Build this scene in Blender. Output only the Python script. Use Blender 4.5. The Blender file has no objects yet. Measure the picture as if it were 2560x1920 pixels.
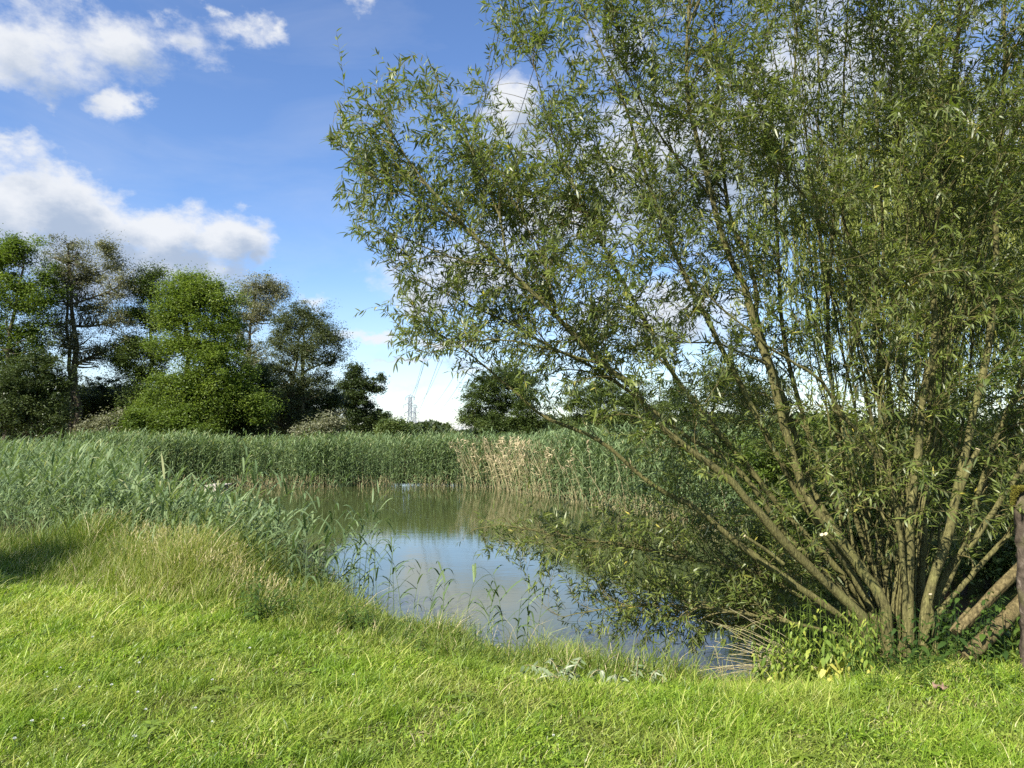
import bpy, math, numpy as np
from mathutils import Vector
S = bpy.context.scene
COL = S.collection
RNG = np.random.default_rng(7)

# ---------------------------------------------------------------- camera, world, sun, exposure
CAM_Z, PITCH, F = 1.6, math.radians(4.0), 1850.0      # F: focal length in pixels of the 2560 wide photo
cd = bpy.data.cameras.new("camera"); cam = bpy.data.objects.new("camera", cd); COL.objects.link(cam)
cd.sensor_width = 36.0; cd.lens = 36.0 * F / 2560.0
cd.clip_start = 0.05; cd.clip_end = 6000
cam.location = (0, 0, CAM_Z); cam.rotation_euler = (math.radians(90) + PITCH, 0, 0)
S.camera = cam
S.view_settings.view_transform = 'Standard'; S.view_settings.look = 'None'
S.view_settings.exposure = 1.2; S.view_settings.gamma = 1.0
S.cycles.max_bounces = 6; S.cycles.diffuse_bounces = 3; S.cycles.glossy_bounces = 3
S.cycles.transmission_bounces = 3; S.cycles.transparent_max_bounces = 4
S.cycles.caustics_reflective = False; S.cycles.caustics_refractive = False
S.cycles.sample_clamp_indirect = 6.0; S.cycles.use_denoising = False

SUN_EL, SUN_AZ = math.radians(42), math.atan2(-0.64, -0.77)
SUN = Vector((math.sin(SUN_AZ) * math.cos(SUN_EL), math.cos(SUN_AZ) * math.cos(SUN_EL), math.sin(SUN_EL)))
ld = bpy.data.lights.new("sun", 'SUN'); ld.energy = 5.0; ld.angle = math.radians(0.5); ld.color = (1.0, 0.95, 0.85)
lo = bpy.data.objects.new("sun", ld); COL.objects.link(lo)
lo.rotation_euler = (-SUN).to_track_quat('-Z', 'Y').to_euler(); lo.location = SUN * 50

def ray(px, py):
    u, v = (px - 1280.0) / F, (py - 960.0) / F
    return np.array((u, math.cos(PITCH) + v * math.sin(PITCH), math.sin(PITCH) - v * math.cos(PITCH)))
def at(px, py, Y):
    d = ray(px, py); t = Y / d[1]
    return np.array((d[0] * t, Y, CAM_Z + d[2] * t))
def angles(px, py):
    d = ray(px, py); d = d / np.linalg.norm(d)
    return math.atan2(d[0], d[1]), math.asin(d[2])

def to_px(p):
    p = np.asarray(p); x, y, z = p[..., 0], p[..., 1], p[..., 2] - CAM_Z
    f = y * math.cos(PITCH) + z * math.sin(PITCH); v = y * math.sin(PITCH) - z * math.cos(PITCH)
    return 1280 + F * x / f, 960 + F * v / f

class NT:
    """small helper for node trees"""
    def __init__(s, tree): s.t = tree; s.t.nodes.clear()
    def n(s, kind, ins=None, **kw):
        nd = s.t.nodes.new(kind)
        for k, v in kw.items(): setattr(nd, k, v)
        for k, v in (ins or {}).items():
            if isinstance(v, bpy.types.NodeSocket): s.t.links.new(v, nd.inputs[k])
            else: nd.inputs[k].default_value = v
        return nd
    def m(s, op, a, b=0.0, c=0.0, clamp=False):
        nd = s.n('ShaderNodeMath', {0: a, 1: b, 2: c}, operation=op, use_clamp=clamp); return nd.outputs[0]
    def vm(s, op, a, b=(0, 0, 0)):
        nd = s.n('ShaderNodeVectorMath', {0: a, 1: b}, operation=op)
        return nd.outputs['Value'] if op in ('LENGTH', 'DOT_PRODUCT') else nd.outputs[0]
    def ramp(s, fac, stops, interp='LINEAR'):
        nd = s.n('ShaderNodeValToRGB', {0: fac}); cr = nd.color_ramp; cr.interpolation = interp
        while len(cr.elements) < len(stops): cr.elements.new(0.5)
        for e, (p, c) in zip(cr.elements, stops): e.position = p; e.color = (*c, 1)
        return nd.outputs[0]
    def mix(s, f, a, b):
        nd = s.n('ShaderNodeMix', data_type='RGBA')
        for k, v in ((0, f), (6, a), (7, b)):
            if isinstance(v, bpy.types.NodeSocket): s.t.links.new(v, nd.inputs[k])
            else: nd.inputs[k].default_value = v if k == 0 else (*v, 1)
        return nd.outputs[2]
    def noise(s, vec, scale, detail=4, rough=0.55, dist=0.0):
        return s.n('ShaderNodeTexNoise', {'Vector': vec, 'Scale': scale, 'Detail': detail, 'Roughness': rough, 'Distortion': dist})

# sky: physical sky with clouds placed by direction (azimuth, elevation)
CLOUDS = [  # px, py, half width, half height, weight
    (60, 130, 230, 120, 1.0), (300, 95, 180, 95, .95), (430, 110, 170, 60, .7), (590, 95, 110, 45, .75), (690, 80, 50, 45, .7), (430, 45, 45, 35, .6),
    (540, 45, 35, 30, .6), (-60, 190, 160, 60, .8), (170, 190, 120, 55, .6),
    (305, 262, 82, 60, 1.05), (275, 285, 75, 40, .7), (110, 266, 55, 26, .5), (20, 370, 140, 60, .72), (110, 405, 90, 40, .45),
    (110, 500, 190, 120, 1.5), (-80, 560, 250, 160, 1.5), (250, 560, 190, 110, 1.5), (420, 580, 150, 90, 1.45), (560, 610, 140, 95, 1.45),
    (300, 660, 380, 110, 1.5), (640, 660, 70, 60, .9), (600, 515, 45, 30, .55),
    (790, 738, 80, 28, .7), (900, 10, 50, 55, .62), (230, 30, 80, 30, .6), (690, 85, 70, 40, .7), (640, 70, 80, 30, .6), (20, 330, 90, 30, .6), (930, 845, 110, 34, .95), (1010, 915, 210, 16, .75), (900, 960, 160, 12, .7), (960, 1000, 260, 36, .6), (1100, 1060, 300, 30, .7), (1080, 745, 150, 60, 1.0),
    (1265, 270, 150, 110, 1.15), (1330, 360, 150, 80, .8), (1190, 690, 340, 150, 1.05), (1100, 862, 240, 20, .9), (1420, 560, 260, 120, 1.1), (1700, 420, 430, 260, 1.2), (2100, 300, 450, 320, 1.2),
    (1650, 800, 420, 170, .9), (1560, 130, 200, 120, .6), (2600, 500, 500, 380, 1.1), (1250, 930, 320, 60, .7), (700, 1000, 300, 40, .5),
]
def build_world():
    w = bpy.data.worlds.new("World"); S.world = w; w.use_nodes = True
    g = bpy.data.node_groups.new("cloud_field", 'ShaderNodeTree')
    g.interface.new_socket('q', in_out='INPUT', socket_type='NodeSocketVector')
    g.interface.new_socket('F', in_out='OUTPUT', socket_type='NodeSocketFloat')
    G = NT(g); gi = G.n('NodeGroupInput'); go = G.n('NodeGroupOutput')
    acc = None
    blobs = [(*angles(a, b), c / F, d / F, e) for a, b, c, d, e in CLOUDS]
    blobs += [(2.4, .6, .8, .25, .9), (-2.0, .5, .7, .2, .9), (3.0, .35, .6, .15, .9), (1.4, .9, .6, .2, .8), (-1.2, .25, .3, .12, .9)]
    for az, el, rx, ry, wt in blobs:
        d = G.vm('SUBTRACT', gi.outputs[0], (az, el, 0)); d = G.vm('MULTIPLY', d, (1 / rx, 1 / ry, 0))
        f = G.m('MULTIPLY_ADD', G.vm('LENGTH', d), -wt, wt)
        acc = f if acc is None else G.n('ShaderNodeMath', {0: acc, 1: f, 2: 0.18}, operation='SMOOTH_MAX').outputs[0]
    g.links.new(acc, go.inputs[0])
    N = NT(w.node_tree)
    out = N.n('ShaderNodeOutputWorld')
    d = N.n('ShaderNodeTexCoord').outputs['Generated']
    sx = N.n('ShaderNodeSeparateXYZ', {0: d})
    az = N.m('ARCTAN2', sx.outputs[0], sx.outputs[1]); el = N.m('ARCSINE', sx.outputs[2])
    q = N.n('ShaderNodeCombineXYZ', {0: az, 1: el, 2: 0.0}).outputs[0]
    qs = N.vm('MULTIPLY', q, (1.0, 1.5, 1))
    w1 = N.noise(qs, 9, 6, .6).outputs['Color']
    q1 = N.vm('ADD', q, N.vm('MULTIPLY', N.vm('SUBTRACT', w1, (.5, .5, .5)), (.13, .075, 0)))
    w2 = N.noise(qs, 42, 4, .6).outputs['Color']
    q2 = N.vm('ADD', q1, N.vm('MULTIPLY', N.vm('SUBTRACT', w2, (.5, .5, .5)), (.03, .022, 0)))
    def field(v):
        nd = w.node_tree.nodes.new('ShaderNodeGroup'); nd.node_tree = g; w.node_tree.links.new(v, nd.inputs[0]); return nd.outputs[0]
    f = field(q2); fl = field(N.vm('ADD', q2, (-.022, .03, 0)))
    nz = N.noise(qs, 16, 8, .62).outputs['Fac']
    dens = N.m('ADD', f, N.m('MULTIPLY_ADD', nz, 1.5, -.86))
    dens = N.n('ShaderNodeMapRange', {0: dens, 1: 0.0, 2: .74, 3: 0.0, 4: .94}, interpolation_type='SMOOTHSTEP').outputs[0]
    # thin high veil
    veil = N.n('ShaderNodeMapRange', {0: N.noise(N.vm('MULTIPLY', q, (1, 3.2, 1)), 3.2, 5, .6, .6).outputs['Fac'], 1: .45, 2: .8, 3: 0.0, 4: .16}).outputs[0]
    hz = N.n('ShaderNodeMapRange', {0: el, 1: 0.0, 2: .20, 3: .42, 4: 0.0}).outputs[0]
    dens = N.m('MAXIMUM', dens, N.m('MAXIMUM', veil, hz))
    # cloud light: less where more cloud lies towards the sun
    sh = N.n('ShaderNodeMapRange', {0: N.m('ADD', fl, N.m('MULTIPLY_ADD', nz, .9, -.45)), 1: .25, 2: 1.15, 3: 1.0, 4: 0.0}, interpolation_type='SMOOTHSTEP').outputs[0]
    cc = N.mix(sh, (.46, .55, .70), (.92, .94, .97))
    sky = N.n('ShaderNodeTexSky', sky_type='NISHITA', sun_disc=False, sun_elevation=SUN_EL, sun_rotation=SUN_AZ,
              altitude=100, air_density=1.0, dust_density=.1, ozone_density=4.0)
    hs = N.n('ShaderNodeHueSaturation', {'Hue': .507, 'Saturation': 1.08, 'Color': sky.outputs[0]})
    b1 = N.n('ShaderNodeBackground', {0: hs.outputs[0], 1: 0.092})
    b2 = N.n('ShaderNodeBackground', {0: cc, 1: .43})
    mx = N.n('ShaderNodeMixShader', {0: dens, 1: b1.outputs[0], 2: b2.outputs[0]})
    w.node_tree.links.new(mx.outputs[0], out.inputs[0])
    w.cycles.sampling_method = 'MANUAL'; w.cycles.sample_map_resolution = 1024
build_world()

# ---------------------------------------------------------------- mesh helpers
class MB:
    def __init__(s): s.v = []; s.q = []; s.t = []; s.c = []; s.n = 0
    def add(s, v, quads=None, tris=None, tint=0.5):
        v = np.asarray(v, float).reshape(-1, 3)
        s.v.append(v); s.c.append(np.broadcast_to(np.asarray(tint, float), (len(v),)).copy())
        if quads is not None and len(quads): s.q.append(np.asarray(quads, np.int64).reshape(-1, 4) + s.n)
        if tris is not None and len(tris): s.t.append(np.asarray(tris, np.int64).reshape(-1, 3) + s.n)
        s.n += len(v)
    def build(s, name, mats, parent=None, smooth=True):
        me = bpy.data.meshes.new(name)
        v = np.concatenate(s.v); c = np.concatenate(s.c)
        t = np.concatenate(s.t) if s.t else np.zeros((0, 3), np.int64)
        q = np.concatenate(s.q) if s.q else np.zeros((0, 4), np.int64)
        if parent is not None: v = v - np.array(parent.location)
        me.vertices.add(len(v)); me.vertices.foreach_set('co', v.astype(np.float32).ravel())
        me.loops.add(t.size + q.size); me.loops.foreach_set('vertex_index', np.concatenate([t.ravel(), q.ravel()]).astype(np.int32))
        me.polygons.add(len(t) + len(q))
        me.polygons.foreach_set('loop_start', np.concatenate([np.arange(len(t)) * 3, t.size + np.arange(len(q)) * 4]).astype(np.int32))
        me.polygons.foreach_set('use_smooth', np.full(len(t) + len(q), smooth))
        a = me.attributes.new('tint', 'FLOAT', 'POINT'); a.data.foreach_set('value', c.astype(np.float32))
        me.update(calc_edges=True)
        for m in (mats if isinstance(mats, (list, tuple)) else [mats]): me.materials.append(m)
        o = bpy.data.objects.new(name, me); COL.objects.link(o)
        if parent is not None: o.parent = parent
        return o

def nrm(a):
    return a / np.maximum(np.linalg.norm(a, axis=-1, keepdims=True), 1e-9)
def rep(tint, k):
    t = np.asarray(tint, float)
    return np.repeat(t, k) if t.ndim else t

def ribbons(mb, P, W, side, tint=.5):
    """P (N,K,3) centre lines, W (N,K) widths, side (N,3) or (N,K,3)"""
    N, K, _ = P.shape
    if side.ndim == 2: side = side[:, None, :]
    V = np.stack([P - side * (W[..., None] / 2), P + side * (W[..., None] / 2)], 2)
    b = (np.arange(N) * K * 2)[:, None]; k = np.arange(K - 1)[None] * 2 + b
    Q = np.stack([k, k + 1, k + 3, k + 2], -1)
    mb.add(V, quads=Q, tint=rep(tint, K * 2))
LT = np.array([0, .22, .22, .62, .62, 1.0]); LS = np.array([0, -.42, .42, -.36, .36, 0.0])
def leaves(mb, base, d, n, L, W, droop=.15, tint=.5, fold=.0):
    base = np.asarray(base); N = len(base); d = nrm(d); s = nrm(np.cross(d, n)); n = np.cross(s, d)
    L = np.broadcast_to(L, (N,)); W = np.broadcast_to(W, (N,)); droop = np.broadcast_to(droop, (N,))
    V = base[:, None] + d[:, None] * (LT[None, :, None] * L[:, None, None]) + s[:, None] * (LS[None, :, None] * W[:, None, None]) \
        - n[:, None] * ((LT ** 2)[None, :, None] * (droop * L)[:, None, None]) + n[:, None] * (np.abs(LS)[None, :, None] * (fold * W)[:, None, None])
    b = (np.arange(N) * 6)[:, None]
    T = np.concatenate([b + np.array([[0, 2, 1]]), b + np.array([[3, 4, 5]])])
    Q = b + np.array([[1, 2, 4, 3]])
    mb.add(V, quads=Q, tris=T, tint=rep(tint, 6))
def tubes(mb, P, R, sides=5, tint=.5, cap=False):
    """P (N,K,3), R (N,K)"""
    N, K, _ = P.shape
    T = nrm(np.gradient(P, axis=1))
    mean = nrm(P[:, -1] - P[:, 0]); ref = np.where(np.abs(mean[:, 2:3]) > .8, np.array([[1., 0, 0]]), np.array([[0, 0, 1.]]))
    A = nrm(np.cross(T, ref[:, None, :])); B = np.cross(T, A)
    th = np.arange(sides) * 2 * math.pi / sides
    V = P[:, :, None] + (A[:, :, None] * np.cos(th)[None, None, :, None] + B[:, :, None] * np.sin(th)[None, None, :, None]) * R[:, :, None, None]
    b = (np.arange(N) * K * sides)[:, None, None]; k = (np.arange(K - 1) * sides)[None, :, None]; j = np.arange(sides)[None, None]; j2 = (j + 1) % sides
    Q = np.stack([b + k + j, b + k + j2, b + k + sides + j2, b + k + sides + j], -1)
    mb.add(V, quads=Q, tint=rep(tint, K * sides))
    if cap:
        c = P[:, -1]; n0 = mb.n
        ring = n0 - N * K * sides + (np.arange(N) * K * sides)[:, None] + (K - 1) * sides + np.arange(sides)[None]
        mb.add(c, tint=tint if np.ndim(tint) == 0 else np.asarray(tint))
        tri = np.stack([ring, np.roll(ring, -1, 1), np.repeat((n0 + np.arange(N))[:, None], sides, 1)], -1)
        mb.t.append(tri.reshape(-1, 3))
def spline(pts, K):
    """Catmull-Rom resample of a polyline (M,3+) to K points evenly by length"""
    p = np.asarray(pts, float); p = np.vstack([2 * p[0] - p[1], p, 2 * p[-1] - p[-2]])
    out = []
    for i in range(1, len(p) - 2):
        t = np.linspace(0, 1, 12, endpoint=False)[:, None]
        a, b, c, d = p[i - 1], p[i], p[i + 1], p[i + 2]
        out.append(.5 * (2 * b + (c - a) * t + (2 * a - 5 * b + 4 * c - d) * t ** 2 + (3 * b - a - 3 * c + d) * t ** 3))
    out.append(p[-2][None]); o = np.concatenate(out)
    s = np.concatenate([[0], np.cumsum(np.linalg.norm(np.diff(o[:, :3], axis=0), axis=1))]); u = np.linspace(0, s[-1], K)
    return np.stack([np.interp(u, s, o[:, j]) for j in range(o.shape[1])], 1)
def bez(a, b, c, K):
    t = np.linspace(0, 1, K)[None, :, None]
    return (1 - t) ** 2 * a[:, None] + 2 * t * (1 - t) * b[:, None] + t ** 2 * c[:, None]
def inpoly(x, y, poly):
    p = np.asarray(poly, float); r = np.zeros(np.shape(x), bool); j = len(p) - 1
    for i in range(len(p)):
        xi, yi = p[i]; xj, yj = p[j]
        c = ((yi > y) != (yj > y)) & (x < (xj - xi) * (y - yi) / (yj - yi + 1e-12) + xi)
        r ^= c; j = i
    return r
def polydist(x, y, poly):
    p = np.asarray(poly, float); d = np.full(np.shape(x), 1e9)
    for i in range(len(p)):
        a = p[i]; b = p[(i + 1) % len(p)]; ab = b - a
        t = np.clip(((x - a[0]) * ab[0] + (y - a[1]) * ab[1]) / (ab @ ab), 0, 1)
        d = np.minimum(d, np.hypot(x - a[0] - t * ab[0], y - a[1] - t * ab[1]))
    return d
def vnoise(x, y, sc, seed=0):
    """smooth value noise 0..1"""
    r = np.random.default_rng(seed); tab = r.random((64, 64))
    u, v = np.asarray(x) * sc + 100.3, np.asarray(y) * sc + 57.7
    i, j = np.floor(u).astype(int), np.floor(v).astype(int); a, b = u - i, v - j
    a = a * a * (3 - 2 * a); b = b * b * (3 - 2 * b)
    g = lambda p, q: tab[p % 64, q % 64]
    return (g(i, j) * (1 - a) + g(i + 1, j) * a) * (1 - b) + (g(i, j + 1) * (1 - a) + g(i + 1, j + 1) * a) * b
def rdir(n, rng=RNG):
    return nrm(rng.normal(size=(n, 3)))

def tag(o, label=None, cat=None, group=None, kind=None):
    for k, v in (('label', label), ('category', cat), ('group', group), ('kind', kind)):
        if v: o[k] = v
    return o
def empty(name, loc):
    o = bpy.data.objects.new(name, None); o.location = [float(a) for a in loc]; o.empty_display_size = .2; COL.objects.link(o); return o

# ---------------------------------------------------------------- materials
def mat(name):
    m = bpy.data.materials.new(name); m.use_nodes = True; return m, NT(m.node_tree)
def leafmat(name, stops, back=None, transl=.35, rough=.5, spec=.35, patch=None, tcol=1.3):
    m, N = mat(name); out = N.n('ShaderNodeOutputMaterial')
    a = N.n('ShaderNodeAttribute', attribute_name='tint').outputs['Fac']
    c = N.ramp(a, stops)
    if patch:   # broad natural colour variation from place to place
        sc, col, amt = patch
        nz = N.noise(N.n('ShaderNodeTexCoord').outputs['Object'], sc, 4, .6).outputs['Fac']
        f = N.n('ShaderNodeMapRange', {0: nz, 1: .45, 2: .72, 3: 0.0, 4: amt}).outputs[0]
        c = N.mix(f, c, col)
    cf = c
    if back: cf = N.mix(N.n('ShaderNodeNewGeometry').outputs['Backfacing'], c, back)
    p = N.n('ShaderNodeBsdfPrincipled', {'Base Color': cf, 'Roughness': rough, 'Specular IOR Level': spec})
    tc = N.n('ShaderNodeVectorMath', {0: c, 1: (tcol * 1.05, tcol * 1.1, tcol * .55)}, operation='MULTIPLY').outputs[0]
    t = N.n('ShaderNodeBsdfTranslucent', {0: tc})
    mx = N.n('ShaderNodeMixShader', {0: transl, 1: p.outputs[0], 2: t.outputs[0]})
    m.node_tree.links.new(mx.outputs[0], out.inputs[0]); return m
def barkmat(name, c1, c2, c3, sc=9, bump=.5, stretch=6.0):
    m, N = mat(name); out = N.n('ShaderNodeOutputMaterial')
    tc = N.n('ShaderNodeTexCoord').outputs['Object']
    st = N.vm('MULTIPLY', tc, (stretch, stretch, 1))
    n1 = N.noise(st, sc, 5, .65, .4).outputs['Fac']; n2 = N.noise(tc, 4, 3).outputs['Fac']
    c = N.ramp(n1, [(.32, c1), (.55, c2), (.75, c3)])
    c = N.mix(N.n('ShaderNodeMapRange', {0: n2, 1: .5, 2: .7, 3: 0.0, 4: .55}).outputs[0], c, (.16, .16, .05))
    b = N.n('ShaderNodeBump', {'Height': n1, 'Strength': bump, 'Distance': .01})
    p = N.n('ShaderNodeBsdfPrincipled', {'Base Color': c, 'Roughness': .85, 'Specular IOR Level': .2, 'Normal': b.outputs[0]})
    m.node_tree.links.new(p.outputs[0], out.inputs[0]); return m
def plain(name, col, rough=.7, var=.25, sc=20, metallic=0.0):
    m, N = mat(name); out = N.n('ShaderNodeOutputMaterial')
    nz = N.noise(N.n('ShaderNodeTexCoord').outputs['Object'], sc, 4).outputs['Fac']
    lo_, hi_ = tuple(c * (1 - var) for c in col), tuple(min(1, c * (1 + var)) for c in col)
    c = N.ramp(nz, [(.3, lo_), (.7, hi_)])
    p = N.n('ShaderNodeBsdfPrincipled', {'Base Color': c, 'Roughness': rough, 'Metallic': metallic})
    m.node_tree.links.new(p.outputs[0], out.inputs[0]); return m

M = {}
M['grass'] = leafmat('lawn_grass', [(0, (.050, .095, .012)), (.35, (.165, .265, .024)), (.7, (.305, .41, .046)), (.88, (.46, .48, .12)), (1, (.58, .50, .29))],
                     transl=.40, rough=.42, spec=.35, patch=(1.4, (.30, .28, .09), .5))
M['tall'] = leafmat('tall_grass', [(0, (.045, .085, .012)), (.45, (.14, .20, .025)), (.8, (.26, .30, .06)), (.92, (.46, .40, .20)), (1, (.60, .49, .30))],
                    transl=.35, rough=.5)
M['reed'] = leafmat('reed_leaf', [(0, (.040, .070, .030)), (.5, (.115, .170, .072)), (.9, (.22, .285, .13)), (1, (.34, .30, .15))], transl=.3, rough=.5, spec=.22)
M['dry'] = leafmat('dry_reed', [(0, (.21, .175, .08)), (.5, (.39, .335, .18)), (.85, (.52, .45, .27)), (1, (.42, .325, .20))], transl=.15, rough=.7, spec=.2)
M['willow'] = leafmat('willow_leaf', [(0, (.040, .062, .012)), (.45, (.110, .145, .030)), (.85, (.205, .235, .058)), (.97, (.32, .31, .07)), (1, (.48, .40, .07))],
                      back=(.165, .185, .090), transl=.38, rough=.42, spec=.45)
M['weep'] = leafmat('weeping_willow_leaf', [(0, (.11, .14, .025)), (.6, (.24, .27, .06)), (1, (.38, .38, .11))], transl=.42, rough=.5)
M['locust'] = leafmat('locust_leaf', [(0, (.036, .066, .012)), (.5, (.105, .155, .024)), (1, (.23, .29, .055))], transl=.4, rough=.5)
M['grey'] = leafmat('grey_leaf', [(0, (.08, .088, .045)), (.5, (.165, .17, .095)), (1, (.28, .27, .165))], transl=.25, rough=.6)
M['olive'] = leafmat('olive_leaf', [(0, (.045, .06, .024)), (.5, (.085, .105, .042)), (1, (.15, .17, .075))], transl=.28, rough=.55)
M['dark'] = leafmat('dark_leaf', [(0, (.018, .032, .010)), (.5, (.048, .070, .020)), (1, (.115, .14, .045))], transl=.25, rough=.45)
M['mid'] = leafmat('mid_leaf', [(0, (.036, .060, .015)), (.5, (.085, .12, .028)), (1, (.17, .20, .055))], transl=.3, rough=.5)
M['herb'] = leafmat('herb_leaf', [(0, (.030, .065, .014)), (.5, (.095, .155, .026)), (.8, (.22, .30, .05)), (1, (.42, .42, .08))], transl=.42, rough=.5)
M['herbyellow'] = leafmat('yellow_leaf', [(0, (.30, .32, .05)), (1, (.55, .50, .12))], transl=.35, rough=.55)
M['wilt'] = leafmat('wilted_leaf', [(0, (.09, .13, .055)), (.6, (.20, .245, .13)), (1, (.38, .41, .29))], transl=.15, rough=.8, spec=.1)
M['bark'] = barkmat('willow_bark', (.034, .031, .012), (.115, .105, .038), (.24, .215, .09), 18, 1.0, 4)
M['twig'] = leafmat('willow_twig', [(0, (.07, .06, .02)), (1, (.19, .16, .06))], transl=0.0, rough=.7)
M['treebark'] = barkmat('tree_bark', (.035, .028, .018), (.075, .06, .042), (.14, .115, .085), 3, .4, 4)
M['logbark'] = barkmat('log_bark', (.038, .030, .013), (.125, .098, .042), (.24, .195, .095), 14, .9, 4)
M['stumpbark'] = barkmat('stump_bark', (.035, .027, .019), (.10, .076, .056), (.24, .20, .16), 15, 1.0, 1.0)
M['moss'] = leafmat('moss', [(0, (.06, .052, .010)), (1, (.19, .175, .03))], transl=.1, rough=.9, spec=.1)
M['cutwood'] = plain('cut_wood', (.46, .38, .25), .8, .15, 30)
M['board'] = plain('weathered_board', (.42, .36, .31), .8, .2, 12)
M['steel'] = plain('galvanised_steel', (.25, .28, .33), .6, .1, 1)  # galvanised grey kept pale and bluish, standing in for haze over the distance
M['wire'] = plain('cable', (.10, .115, .14), .5, .05, 1)
M['petal'] = plain('petal', (.78, .78, .74), .6, .05, 50)
M['yolk'] = plain('flower_centre', (.6, .42, .04), .7, .1, 50)
M['deadleaf'] = plain('dead_leaf', (.20, .125, .085), .8, .35, 60)

def watermat():
    m, N = mat('pond_water'); out = N.n('ShaderNodeOutputMaterial')
    tc = N.n('ShaderNodeTexCoord').outputs['Object']
    n1 = N.noise(N.vm('MULTIPLY', tc, (1.0, 2.6, 1)), 5.5, 3, .5).outputs['Fac']
    n2 = N.noise(N.vm('MULTIPLY', tc, (.6, 1.6, 1)), 1.1, 2, .5).outputs['Fac']
    h = N.m('MULTIPLY_ADD', n2, 2.2, n1)
    b = N.n('ShaderNodeBump', {'Height': h, 'Strength': .04, 'Distance': .02})
    c = N.ramp(N.noise(tc, .35, 4).outputs['Fac'], [(.35, (.044, .055, .018)), (.65, (.060, .070, .024))])
    p = N.n('ShaderNodeBsdfPrincipled', {'Base Color': c, 'Roughness': .006, 'IOR': 1.8, 'Specular IOR Level': .5, 'Normal': b.outputs[0]})
    m.node_tree.links.new(p.outputs[0], out.inputs[0]); return m
def groundmat():
    m, N = mat('soil_and_turf'); out = N.n('ShaderNodeOutputMaterial')
    tc = N.n('ShaderNodeTexCoord').outputs['Object']
    n1 = N.noise(tc, 22, 5, .7).outputs['Fac']; n2 = N.noise(tc, 1.3, 4).outputs['Fac']
    c = N.ramp(n1, [(.3, (.035, .040, .010)), (.55, (.075, .085, .020)), (.75, (.14, .125, .05))])
    c = N.mix(N.n('ShaderNodeMapRange', {0: n2, 1: .5, 2: .7, 3: 0.0, 4: .5}).outputs[0], c, (.11, .085, .045))
    z = N.n('ShaderNodeSeparateXYZ', {0: tc}).outputs[2]
    c = N.mix(N.n('ShaderNodeMapRange', {0: z, 1: -.35, 2: -.5, 3: 0.0, 4: 1.0}).outputs[0], c, (.085, .055, .030))
    p = N.n('ShaderNodeBsdfPrincipled', {'Base Color': c, 'Roughness': .95, 'Specular IOR Level': .1})
    m.node_tree.links.new(p.outputs[0], out.inputs[0]); return m

# ---------------------------------------------------------------- ground and water
WATER = -0.55
POND = [(-14, 31), (-12.2, 31.5), (-9, 31.2), (-5, 31.6), (-2.5, 31.5), (-.6, 30.2), (.8, 27), (2.6, 22.8), (4.2, 18.6), (5.6, 13.5), (5.7, 10.3), (4.9, 8.2), (3.7, 7.1),
        (2.7, 6.5), (1.9, 6.4), (1.0, 6.75), (.1, 7.3), (-1.0, 8.1), (-1.9, 9.2), (-3.2, 10.6), (-5.9, 13.4), (-9.2, 19), (-12, 25), (-13.8, 28.5)]
def ground_z(x, y):
    x, y = np.asarray(x, float), np.asarray(y, float)
    d = polydist(x, y, POND); d = np.where(inpoly(x, y, POND), -d, d)
    far = np.clip((y - 10.5) / 6, 0, 1); far = far * far * (3 - 2 * far)
    lvl = -.40 * far
    dm = np.interp(x, [1.2, 3.6], [2.3, 1.3])
    t = np.clip(d / dm, 0, 1); near = -.62 + (.62 + lvl) * np.clip(t * 1.15, 0, 1) ** .85
    z = np.where(d < 0, -.62 + np.clip(d, -1.5, 0) * .5, near)
    return z + (vnoise(x, y, .6, 3) - .5) * .06 * np.clip(d, 0, 1)
def axis(a, b, fine, edge):
    c = np.arange(a, b + 1e-6, fine); out = [c]
    k = fine; p = b; hi = []
    while p < edge: k *= 1.35; p += k; hi.append(p)
    k = fine; p = a; lo = []
    while p > -edge: k *= 1.35; p -= k; lo.append(p)
    return np.concatenate([lo[::-1], c, hi])
gx, gy = axis(-9, 9, .15, 2500), axis(0, 15, .15, 2500)
GX, GY = np.meshgrid(gx, gy)
mb = MB(); nx, ny = len(gx), len(gy)
idx = np.arange(nx * ny).reshape(ny, nx)
mb.add(np.stack([GX, GY, ground_z(GX, GY)], -1), quads=np.stack([idx[:-1, :-1], idx[:-1, 1:], idx[1:, 1:], idx[1:, :-1]], -1))
tag(mb.build('ground', groundmat()), kind='structure')
mb = MB(); wx, wy = np.linspace(-18, 7.5, 60), np.linspace(6.2, 34, 60); WX, WY = np.meshgrid(wx, wy); idx = np.arange(3600).reshape(60, 60)
mb.add(np.stack([WX, WY, np.full_like(WX, WATER)], -1), quads=np.stack([idx[:-1, :-1], idx[:-1, 1:], idx[1:, 1:], idx[1:, :-1]], -1))
tag(mb.build('water', watermat()), kind='structure')

# ---------------------------------------------------------------- grass
def blades(mb, x, y, h, w, rng, lean=.5, K=4, tint=None, wind=(.25, .1), z0=None):
    n = len(x); z = (ground_z(x, y) if z0 is None else z0) - .01
    a = rng.random(n) * 2 * math.pi; l = lean * (.3 + rng.random(n))
    dx, dy = np.cos(a) * l + wind[0] * lean, np.sin(a) * l + wind[1] * lean
    t = np.linspace(0, 1, K)[None]
    up = 1 - .35 * np.minimum(l, 1.3)[:, None] * t ** 2
    P = np.stack([x[:, None] + dx[:, None] * h[:, None] * t ** 1.7, y[:, None] + dy[:, None] * h[:, None] * t ** 1.7, z[:, None] + h[:, None] * t * up], -1)
    W = w[:, None] * np.array([1, .95, .7, .08] if K == 4 else np.append(np.linspace(1, .6, K - 1), .08))[None]
    b = rng.random(n) * 2 * math.pi
    ribbons(mb, P, W, np.stack([np.cos(b), np.sin(b), np.zeros(n)], -1), tint)
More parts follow.
